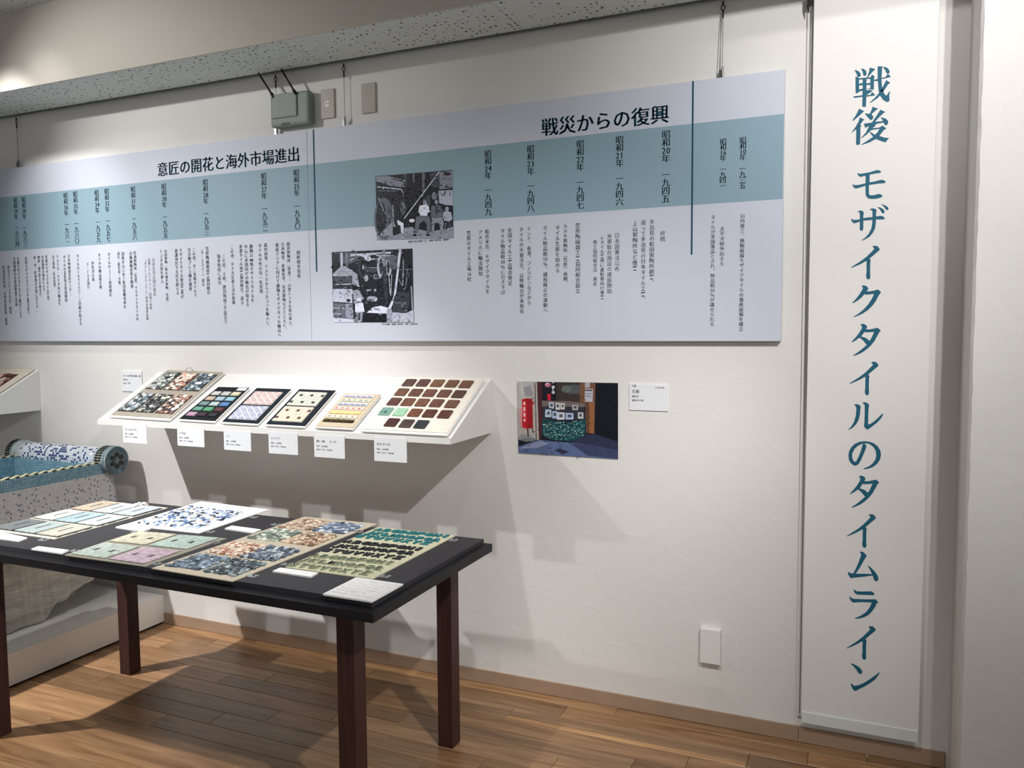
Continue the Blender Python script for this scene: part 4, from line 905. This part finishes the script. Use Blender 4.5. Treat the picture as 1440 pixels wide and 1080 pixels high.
for j, rw in enumerate(cent):
    for i, (px, py) in enumerate(rw):
        c = R.choice(((96, 58, 44), (106, 66, 46), (84, 50, 40), (112, 74, 50))); lb = None
        if (j, i) == (3, 0): c = (118, 158, 146); lb = 'pale green tile with black speckles'
        elif (j, i) == (3, 1): c = (156, 196, 164); lb = 'plain pale green tile'
        elif j == 4: c = ((74, 40, 34), (72, 58, 54), (56, 60, 66))[i]; lb = ('dark red-brown tile', 'grey-brown speckled tile', 'charcoal speckled tile')[i]
        mb, C0, eu, ev = rt_tile(px, py, c, None)
        if (j, i) == (3, 0):
            for q in range(12):
                a_, b_ = R.uniform(-0.017, 0.017), R.uniform(-0.017, 0.017); s_ = R.uniform(0.0015, 0.004)
                mb.poly([C0 + eu * (a_ + s_ * math.cos(z)) + ev * (b_ - s_ * math.sin(z)) + f.n * 0.0063 for z in (0, 1.2, 2.4, 3.6, 4.9)], (22, 34, 38))
        mb.build('tile', M_tint if (j, i) in ((3, 0), (3, 1)) else M_brown, t, label=lb)

# pink stone sheet on the left shelf
f = Frame((-5.05, -0.006, 1.2915), (-4.150, -0.006, 1.2915), (-4.150, -0.352, 1.0975), (-5.05, -0.352, 1.0975), 0.003)
t = thing('pink_stone_sheet', 'cream card sheet of pink and brown pebble mosaic on the left shelf', 'sample sheet', base_of(f))
mb = MB(); f.slab(mb, 0, 0, 1, 1, -0.002, 0.001, (214, 204, 188)); mb.build('card_backing', M_sheet, t)
mb = MB(); f.slab(mb, 0.02, 0.14, 0.93, 0.92, 0.001, 0.0025, (70, 40, 30)); pebbles(f, mb, 0.03, 0.16, 0.92, 0.90, 22, 9, [(176, 104, 104), (206, 146, 150), (134, 66, 50), (222, 190, 170), (110, 52, 40)], 0.008, 1.0, 0.58)
mb.build('stone_block', M_tint, t, kind='stuff')

# ---------------------------------------------------------------- table
TX0, TX1, TY0, TY1, TZ = -3.068, -1.2100, -1.190, -0.4193, 0.7277
tb = thing('display_table', 'dark wooden display table covered with tile sample sheets', 'table', ((TX0 + TX1) / 2, (TY0 + TY1) / 2, 0))
MB().bbox((TX0, TY0, 0.6996), (TX1, TY1, TZ), 0.0015).build('tabletop', M_topwood, tb)
for x in (-1.3764, -2.9611):
    for y in (-1.1302, -0.5379):
        MB().bbox((x, y, 0.0), (x + 0.0588, y + 0.0588, 0.6996), 0.0015).build('leg', M_legwood, tb)
PZ = 0.745
cv = tag(MB().bbox((TX0 + 0.03, -1.151, TZ), (-1.237, -0.432, PZ), 0.001).build('cover_board', M_tabletop), 'charcoal board laid on top of the dark table', 'board')
def TF(TL, TR, BR, BL, h=0.0): return Frame(*[on_z(*q, PZ + h) for q in (TL, TR, BR, BL)])
def zc(f): c = f(0.5, 0.5, 0); c.z = PZ; return c

# sheet of nine wavy strips panels (far left)
FR, FL_, NR = on_z(236, 715, PZ), on_z(145, 705, PZ), on_z(76.7, 759, PZ)
f = Frame(FL_, FR, NR, NR + (FL_ - FR), 0.004)
t = thing('nine_panel_sheet', 'card sheet of nine pale tile panels tied with white string, far left of the table', 'sample sheet', zc(f))
mb = MB(); f.slab(mb, 0, 0, 1, 1, -0.0038, -0.001, (206, 200, 186)); mb.build('card_backing', M_sheet, t)
cols = [[(214, 188, 156), (206, 214, 222), (186, 200, 218)], [(214, 220, 210), (160, 194, 204), (196, 214, 206)], [(120, 128, 128), (168, 188, 184), (200, 196, 176)]]
for j in range(3):
    for i in range(3):
        u0, v0 = 0.04 + i * 0.32, 0.045 + j * 0.32
        mb = MB(); f.slab(mb, u0, v0, u0 + 0.29, v0 + 0.285, -0.001, 0.0015, (56, 54, 52))
        for q in range(9):
            va = v0 + 0.285 * q / 9; e_ = R.uniform(0.004, 0.018)
            f.slab(mb, u0 + 0.285, va, u0 + 0.29 + e_, va + 0.285 / 9, -0.001, 0.0022, (44, 44, 44))
        n_ = 11
        for q in range(n_):
            du = 0.29 / n_; cc = shade(soft(cols[j][i], 0.35, 1.02), R.uniform(0.94, 1.05)); o_ = R.uniform(-0.006, 0.010)
            f.slab(mb, u0 + q * du + du * 0.06, v0 + 0.004 + o_, u0 + (q + 1) * du - du * 0.04, v0 + 0.277 + o_ * 0.5, 0.0015, 0.0042, cc)
        f.slab(mb, u0 + 0.13, v0 + 0.07, u0 + 0.155, v0 + 0.19, 0.0042, 0.0047, (62, 74, 80))
        mb.build('tile_panel', M_tint, t)
mb = MB()
k0 = on_z(199, 711, PZ + 0.008)
for a_, l_ in ((0.2, 0.028), (2.6, 0.026), (1.2, 0.02), (3.9, 0.05), (5.6, 0.028)):
    p = k0
    for s_ in range(5):
        q = k0 + Vector((math.cos(a_ + s_ * 0.25) * l_ * (s_ + 1) / 5, math.sin(a_ + s_ * 0.25) * l_ * (s_ + 1) / 5, 0.012 * math.sin((s_ + 1) / 5 * math.pi)))
        mb.tube(p, q, 0.0026, (240, 240, 240), n=6); p = q
mb.build('string_bow', M_matte, t)

# white paper with blue stones
f = TF((283, 705), (378, 716.5), (280, 749.5), (174, 738), 0.003)
t = thing('white_mosaic_sheet', 'large white paper with a field of blue and white pebble mosaic', 'sample sheet', zc(f))
mb = MB(); f.slab(mb, 0, 0, 1, 1, -0.0028, 0.0, (240, 240, 238)); mb.build('paper', M_sheet, t)
mb = MB(); pebbles(f, mb, 0.06, 0.22, 0.87, 0.93, 19, 17, [(110, 146, 200), (216, 222, 226), (232, 230, 224), (226, 228, 228), (60, 96, 160), (196, 206, 220), (34, 44, 74), (216, 200, 180), (150, 180, 220), (222, 224, 220)], 0.006, 1.0, 0.56, 0.34)
mb.build('stone_block', M_tint, t, kind='stuff')

# four pastel panels
f = TF((192, 747), (319, 757), (204, 796.5), (91, 780.5), 0.003)
t = thing('pastel_panel_sheet', 'grey card sheet with four pastel mosaic panels, one of them pink', 'sample sheet', zc(f))
mb = MB(); f.slab(mb, 0, 0, 1, 1, -0.0028, 0, (150, 146, 132)); mb.build('card_backing', M_sheet, t)
for u0, v0, c, lb in ((0.045, 0.025, (222, 216, 192), 'cream panel'), (0.515, 0.03, (194, 213, 204), 'mint green panel'), (0.045, 0.53, (192, 204, 194), 'grey green panel'), (0.515, 0.53, (206, 182, 196), 'pink panel')):
    mb = MB(); u1, v1 = u0 + 0.425, v0 + 0.43
    f.slab(mb, u0, v0, u1, v1, 0, 0.002, (120, 112, 100))
    n_ = 13
    for i in range(n_):
        for j in range(n_):
            du, dv = (u1 - u0) / n_, (v1 - v0) / n_
            f.slab(mb, u0 + (i + .07) * du, v0 + (j + .07) * dv, u0 + (i + .93) * du, v0 + (j + .93) * dv, 0.002, 0.0042, shade(c, R.uniform(0.90, 1.06)))
    for q in (0.28, 0.72):
        f.slab(mb, u0 + (u1 - u0) * q - 0.02, v0 + 0.19, u0 + (u1 - u0) * q + 0.02, v0 + 0.26, 0.0042, 0.0048, (46, 56, 58))
    mb.build('tile_panel', M_tint, t, label=lb)

# eight stone blocks
f = TF((428, 726.5), (531, 736.5), (327, 817.5), (213, 799), 0.003)
t = thing('eight_block_sheet', 'long beige card sheet with eight blocks of coloured pebble mosaic', 'sample sheet', zc(f))
mb = MB(); f.slab(mb, 0, 0, 1, 1, -0.0028, 0, (194, 183, 164)); mb.build('card_backing', M_sheet, t)
BL = {(0, 0): [(176, 140, 112), (206, 172, 142), (150, 104, 82), (214, 190, 164)], (1, 0): [(134, 156, 184), (92, 116, 150), (186, 196, 206), (70, 86, 116)], (0, 1): [(164, 180, 158), (120, 138, 122), (206, 210, 190), (100, 116, 104)], (1, 1): [(176, 136, 100), (206, 170, 134), (130, 92, 68), (216, 190, 160)],
      (0, 2): [(206, 150, 122), (222, 190, 160), (184, 110, 80), (226, 206, 180)], (1, 2): [(124, 142, 164), (84, 100, 124), (176, 184, 190), (60, 74, 96)], (0, 3): [(84, 108, 132), (120, 144, 166), (54, 72, 92), (104, 124, 140)], (1, 3): [(84, 104, 116), (60, 78, 84), (124, 140, 144), (48, 60, 70)]}
VV = (0.055, 0.28, 0.545, 0.765)
for (i, j), pal in BL.items():
    u0 = 0.07 + i * 0.45; v0 = VV[j]; mb = MB()
    f.slab(mb, u0 + 0.01, v0 + 0.008, u0 + 0.405, v0 + 0.182, 0, 0.002, shade(pal[2], 0.6))
    pebbles(f, mb, u0, v0, u0 + 0.415, v0 + 0.19, 8, 9, pal, 0.0065, 1.15, 0.58)
    mb.build('stone_block', M_tint, t, kind='stuff')

# alphabet tiles
f = TF((531.6, 741), (641, 753), (524, 814), (401, 797.5), 0.003)
t = thing('alphabet_tile_sheet', 'beige sheet of letter tiles in teal, navy and pale green rows', 'sample sheet', zc(f))
mb = MB(); f.slab(mb, 0, 0, 1, 1, -0.0028, 0, (198, 194, 166)); mb.build('card_backing', M_sheet, t)
Zq = lambda x, y: (400 + x / 6, 720 + y / 6)
rowspec = [((800, 152), (1362, 207)), ((722, 180), (1288, 240)), ((640, 207), (1195, 266)), ((545, 252), (1135, 315)), ((458, 288), (1065, 350)), ((365, 325), (965, 388)), ((262, 372), (890, 434)), ((178, 408), (805, 480)), ((82, 448), (690, 520))]
eu = (f.c[1] - f.c[0]).normalized(); ev = (f.c[0] - f.c[3]).normalized(); ev = (ev - eu * ev.dot(eu)).normalized()
words = ('ABCDEFGHI', 'JKLMNOPQR', 'STUVWXYZ')
RP = ((on_z(*Zq(*rowspec[0][0]), PZ) - on_z(*Zq(*rowspec[2][0]), PZ)).dot(ev)) / 2
for k, (p0, p1) in enumerate(rowspec):
    A = on_z(*Zq(*p0), PZ + 0.004); B_ = on_z(*Zq(*p1), PZ + 0.004); wd = words[k % 3]
    pitch = (B_ - A).length / (len(wd) - 1)
    for i, chh in enumerate(wd):
        C0 = A.lerp(B_, i / (len(wd) - 1)); C0.z = PZ + 0.003
        mb = MB()
        vs, fs = glyph(chh, 0.075, 0.09)
        cx = (min(q[0] for q in vs) + max(q[0] for q in vs)) / 2; cy = 0.345
        sx = min(pitch * 0.86 / (max(q[0] for q in vs) - min(q[0] for q in vs)), 0.054); sy = RP * 0.70 / 0.88
        c = ((30, 118, 128), (28, 34, 46), (158, 166, 138))[k // 3]
        mb.add([C0 + eu * ((q[0] - cx) * sx) + ev * ((q[1] - cy) * sy) + Vector((0, 0, 0.0045 * (q[2] / 0.18 + 0.5))) for q in vs], fs, c)
        if k >= 6:
            vs, fs = glyph(chh, 0.004, 0.0)
            mb.add([C0 + eu * ((q[0] - cx) * sx) + ev * ((q[1] - cy) * sy) + Vector((0, 0, 0.0053)) for q in vs], fs, (44, 50, 40))
        mb.build('letter_tile', M_tint, t)

# caption cards lying on the table
def tcard(p, label, lines=False):
    q = [on_z(*a_, PZ + 0.005) for a_ in p]
    f = Frame(*q)
    t = thing('caption_card', label, 'card', (*((q[0] + q[2]) / 2).xy, PZ), 'caption cards lying on the table')
    mb = MB(); f.slab(mb, 0, 0, 1, 1, -0.0048, 0.0, (238, 238, 236)); mb.build('card', M_sheet, t)
    if lines:
        mb = MB()
        for j, s_ in enumerate(('モザイクタイル見本帳', '昭和二十年代から三十年代にかけて', '輸出向けに製造された見本', '施釉磁器モザイクタイル', '笠原町　個人蔵', '釉薬見本と形状見本')):
            eu = (q[1] - q[0]).normalized(); ev = (q[0] - q[3]).normalized(); sz = 0.0075
            for k, chh in enumerate(s_ * 2):
                if k * sz * 1.05 > (q[1] - q[0]).length * 0.86: break
                if R.random() < 0.1: continue
                vs, fs = glyph(chh, -0.01); C0 = f(0.07, 0.14 + j * 0.14, 0.0003) + eu * (k + 0.5) * sz * 1.05
                mb.add([C0 + eu * ((v[0] - 0.5) * sz) + ev * ((v[1] - 0.38) * sz) for v in vs], fs, (150, 150, 152))
        mb.build('lettering', M_print, t)
    return t
tcard([(-12, 745), (38.5, 756), (27, 760.5), (-22, 754)], 'white caption card at the left end of the table, below the nine-panel sheet')
tcard([(54, 768), (97, 773.3), (87, 778), (44, 771.7)], 'white caption card just left of the grey green pastel panel')
tcard([(175, 737.3), (212, 743), (200, 747), (162.5, 741)], 'white caption card touching the near left corner of the white paper sheet')
tcard([(326, 739), (367.5, 744.5), (356, 749), (316, 743)], 'white caption card right of the white paper sheet, behind the eight-block sheet')
tcard([(394, 798), (447.5, 805), (437, 811), (383, 803)], 'white caption card at the near left corner of the alphabet sheet')
tcard([(501, 811.7), (567, 821), (522.5, 845.5), (454, 835)], 'large white text card at the near right corner of the table', True)

clips = [(61, 758.5, 'clear clip at the near right corner of the nine-panel sheet'), (106, 774, 'clear clip at the near left corner of the grey pastel sheet'), (191, 748, 'clear clip at the far left corner of the grey pastel sheet'), (302, 762.5, 'clear clip at the far right edge of the grey pastel sheet'),
         (219, 792, 'clear clip at the near right corner of the grey pastel sheet'), (295, 747, 'clear clip at the near right corner of the white paper sheet'), (356, 726.5, 'clear clip at the far right edge of the white paper sheet'), (388, 737, 'clear clip on the far left edge of the eight-block sheet'),
         (355, 809, 'clear clip on the near right edge of the eight-block sheet'), (403, 793, 'clear clip at the near left corner of the alphabet sheet'), (504, 747, 'clear clip beside the far right corner of the eight-block sheet'), (541, 809.5, 'clear clip at the near right corner of the alphabet sheet'), (637, 758.5, 'clear clip at the far right corner of the alphabet sheet')]
for u, v, lb in clips:
    c = on_z(u, v, PZ + 0.004)
    t = thing('acrylic_clip', lb, 'clip', (c.x, c.y, PZ), 'clear clips holding down the sample sheets')
    MB().bbox((c.x - 0.017, c.y - 0.011, PZ + 0.0002), (c.x + 0.017, c.y + 0.011, PZ + 0.0045), 0.001).build('block', M_acr, t)
    MB().tube((c.x + 0.005, c.y, PZ + 0.0045), (c.x + 0.005, c.y, PZ + 0.0075), 0.0035, n=12).build('pin', M_steel, t)

# ---------------------------------------------------------------- plinth and mosaic bathtub
pd = thing('plinth', 'low white plinth on the floor under the tiled bathtub', 'plinth', (-4.0, -0.9, 0))
MB().box((-4.75, -1.75, 0.012), (-3.265, -0.002, 0.147)).build('body', M_ped, pd)
MB().box((-4.74, -1.74, 0.0), (-3.275, -0.010, 0.012)).build('kick_base', M_black, pd)
tub = thing('mosaic_bathtub', 'cut section of a bathtub covered in blue and dotted mosaic', 'bathtub', (-3.8, -0.8, 0.147))
XR_, XL_, YF, YN = -3.450, -4.120, -0.205, -1.55
ZR = 0.850; W_ = 0.05
def wallbox(x0, y0, z0, x1, y1, z1, nm, mt, **k): return MB().box((x0, y0, z0), (x1, y1, z1)).build(nm, mt, tub, **k)
wallbox(XR_ - W_, YN, 0.793, XR_, YF + 0.06, ZR - 0.003, 'blue_band', M_mblue)
wallbox(XR_ - W_ + 0.002, YN + 0.002, 0.485, XR_ - 0.001, YF + 0.058, 0.793, 'dotted_side', M_mside)
wallbox(XL_, YN, 0.43, XL_ + W_, YF + 0.06, ZR - 0.003, 'blue_side', M_mblue)
wallbox(XL_ + W_, YF, 0.43, XR_ - W_, YF + 0.055, ZR - 0.012, 'end_wall', M_mblue)
wallbox(XL_ + W_, YN, 0.43, XR_ - W_, YF, 0.50, 'tub_floor', M_mblue)
wallbox(XL_ + W_, YN, 0.50, XR_ - W_, YN + W_, ZR - 0.003, 'end_wall', M_mblue)
# raised rim of alternating dark and cream tesserae
mb = MB(); nn = 62
for xa in (XR_ - W_, XL_):
    for i in range(nn):
        y0 = YN + (YF + 0.05 - YN) * i / nn; y1 = YN + (YF + 0.05 - YN) * (i + 0.9) / nn; s_ = 0.008
        for kx in range(3):
            xx = xa + kx * W_ / 3
            mb.hexa([(xx, y0, ZR - 0.004), (xx + W_ / 3 - .001, y0, ZR - 0.004), (xx + W_ / 3 - .001, y1, ZR - 0.004), (xx, y1, ZR - 0.004), (xx + 0.001, y0 + s_ * .2, ZR + 0.002), (xx + W_ / 3 - .002, y0 + s_ * .2, ZR + 0.002), (xx + W_ / 3 - .002, y1, ZR + 0.002), (xx + .001, y1, ZR + 0.002)],
                    (34, 40, 38) if (i + kx) % 2 else (206, 204, 168))
mb.build('rim_tesserae', M_tint, tub, kind='stuff')
# head roll
RC = Vector((0, -0.120, 0.852)); RR = 0.062
def drum(x0, x1, r, mt, nm, nseg=40, **k):
    me = bpy.data.meshes.new(nm); bm = bmesh.new(); uvl = bm.loops.layers.uv.new('UVMap')
    rings = []
    nx = 8
    for i in range(nx + 1):
        x = x0 + (x1 - x0) * i / nx
        rings.append([bm.verts.new((x - tub.location.x, RC.y + r * math.cos(2 * math.pi * a_ / nseg) - tub.location.y, RC.z + r * math.sin(2 * math.pi * a_ / nseg) - tub.location.z)) for a_ in range(nseg)])
    for i in range(nx):
        for a_ in range(nseg):
            b_ = (a_ + 1) % nseg
            fc = bm.faces.new((rings[i][a_], rings[i + 1][a_], rings[i + 1][b_], rings[i][b_])); fc.smooth = True
            for lp, (q, aa) in zip(fc.loops, ((i, a_), (i + 1, a_), (i + 1, a_ + 1), (i, a_ + 1))):
                lp[uvl].uv = ((x1 - x0) * (q / nx - 0.5), aa / nseg * 2 * math.pi * r)
    bm.faces.new(rings[0]); bm.faces.new(rings[-1][::-1])
    bmesh.ops.recalc_face_normals(bm, faces=bm.faces[:])
    bm.to_mesh(me); bm.free(); me.materials.append(mt)
    o = bpy.data.objects.new(nm, me); COL.objects.link(o); o.parent = tub
    return o
drum(-4.105, -3.500, RR, M_mroll, 'head_roll')
CR = 0.072
for xa, xb, sg in ((-3.500, -3.425, 1), (-4.165, -4.105, -1)):
    mb = MB()
    mb.tube((xa, RC.y, RC.z), (xb, RC.y, RC.z), CR - 0.003, (196, 200, 190), n=44)
    nn = 34
    for kx in range(3):
        for i in range(nn):
            a0, a1 = 2 * math.pi * (i + 0.08) / nn, 2 * math.pi * (i + 0.80) / nn
            x_0 = xa + (xb - xa) * (kx + 0.08) / 3.2; x_1 = xa + (xb - xa) * (kx + 0.86) / 3.2
            P = lambda x, a_, r: (x, RC.y + r * math.cos(a_), RC.z + r * math.sin(a_))
            mb.hexa([P(x_0, a0, CR - .003), P(x_1, a0, CR - .003), P(x_1, a1, CR - .003), P(x_0, a1, CR - .003), P(x_0, a0, CR), P(x_1, a0, CR), P(x_1, a1, CR), P(x_0, a1, CR)], (28, 38, 36) if (kx < 2) else (120, 146, 156))
    dr = mb.build('roll_end_drum', M_tint, tub)
    if sg > 0:
        mb = MB(); nn = 22
        for i in range(nn):
            a0, a1 = 2 * math.pi * (i + 0.06) / nn, 2 * math.pi * (i + 0.94) / nn
            P = lambda r, a_, x: (x, RC.y + r * math.cos(a_), RC.z + r * math.sin(a_))
            mb.hexa([P(.048, a0, xb), P(CR - .001, a0, xb), P(CR - .001, a1, xb), P(.048, a1, xb), P(.048, a0, xb + .004), P(CR - .003, a0, xb + .004), P(CR - .003, a1, xb + .004), P(.048, a1, xb + .004)], shade((92, 118, 132), R.uniform(0.88, 1.1)))
        mb.build('cap_ring', M_tint, dr, kind='stuff')
        mb = MB(); mb.tube((xb, RC.y, RC.z), (xb + .0025, RC.y, RC.z), .047, (104, 128, 140), n=32)
        mb.build('cap_disc', M_tint, dr)
        mb = MB()
        for i in range(6):
            a0 = math.pi * 2 * i / 6 + 0.5
            mb.tube((xb + .0025, RC.y + .029 * math.cos(a0), RC.z + .029 * math.sin(a0)), (xb + .0055, RC.y + .029 * math.cos(a0), RC.z + .029 * math.sin(a0)), .0125, (14, 18, 22), n=14)
        mb.tube((xb + .0025, RC.y, RC.z), (xb + .0055, RC.y, RC.z), .006, (170, 150, 120), n=8)
        mb.build('cap_petals', M_tint, dr)
# curved foot under the roll
mb = MB(); vs = []; prof = [(0.785, 0.035), (0.74, 0.045), (0.66, 0.052), (0.55, 0.058), (0.485, 0.062)]
na = 14
for z, r in prof:
    for i in range(na + 1):
        a0 = -math.pi / 2 + math.pi * i / na
        vs.append((XR_ - 0.06 + r * 0.9 * math.cos(a0) + 0.012, -0.145 + r * 1.0 * math.sin(a0) + .012, z))
mb.add(vs, [(j * (na + 1) + i, (j + 1) * (na + 1) + i, (j + 1) * (na + 1) + i + 1, j * (na + 1) + i + 1) for j in range(len(prof) - 1) for i in range(na)], (255, 255, 255), True)
mb.box((XL_ + 0.03, -0.19, 0.43), (XR_ - 0.07, -0.085, 0.785)); mb.build('end_column', M_mside, tub)
# broken mortar shell below the tiles
def nz(y, k): return 0.006 * math.sin(y * 41 + k) + 0.004 * math.sin(y * 97 + 2 * k) + R.uniform(-0.003, 0.003)
mb = MB(); ys = [YN + (-0.150 - YN) * i / 60 for i in range(61)]
vs = []
def botz(y):
    if y < -0.49: return 0.152
    if y < -0.45: return 0.152 + (y + 0.49) / 0.04 * 0.055
    return 0.207 + (y + 0.45) / 0.30 * 0.10
for y in ys:
    b_ = botz(y) + (nz(y, 3) if y > -0.5 else abs(nz(y, 3)) * 0.4)
    cz = max(0.225 + nz(y, 1), b_ + 0.018)
    vs += [(XR_ - 0.03, y, 0.486), (XR_ - 0.004 + nz(y, 5) * 0.3, y, 0.47), (XR_ + nz(y, 2) * 0.6, y, cz), (XR_ - 0.034 + nz(y, 4), y, b_), (XR_ - 0.20, y, b_ + 0.03), (XR_ - 0.20, y, 0.432)]
mb.add(vs, [(6 * i + q, 6 * i + q + 1, 6 * i + 7 + q, 6 * i + 6 + q) for i in range(60) for q in range(5)], (255, 255, 255))
mb.add(vs[-6:], [(0, 1, 2, 3, 4, 5)]); mb.add(vs[:6], [(5, 4, 3, 2, 1, 0)])
mb.build('mortar_shell', M_conc, tub)
MB().box((XL_ + 0.01, YN + 0.02, 0.1475), (XR_ - 0.21, -0.20, 0.43)).build('mortar_core', M_conc, tub)
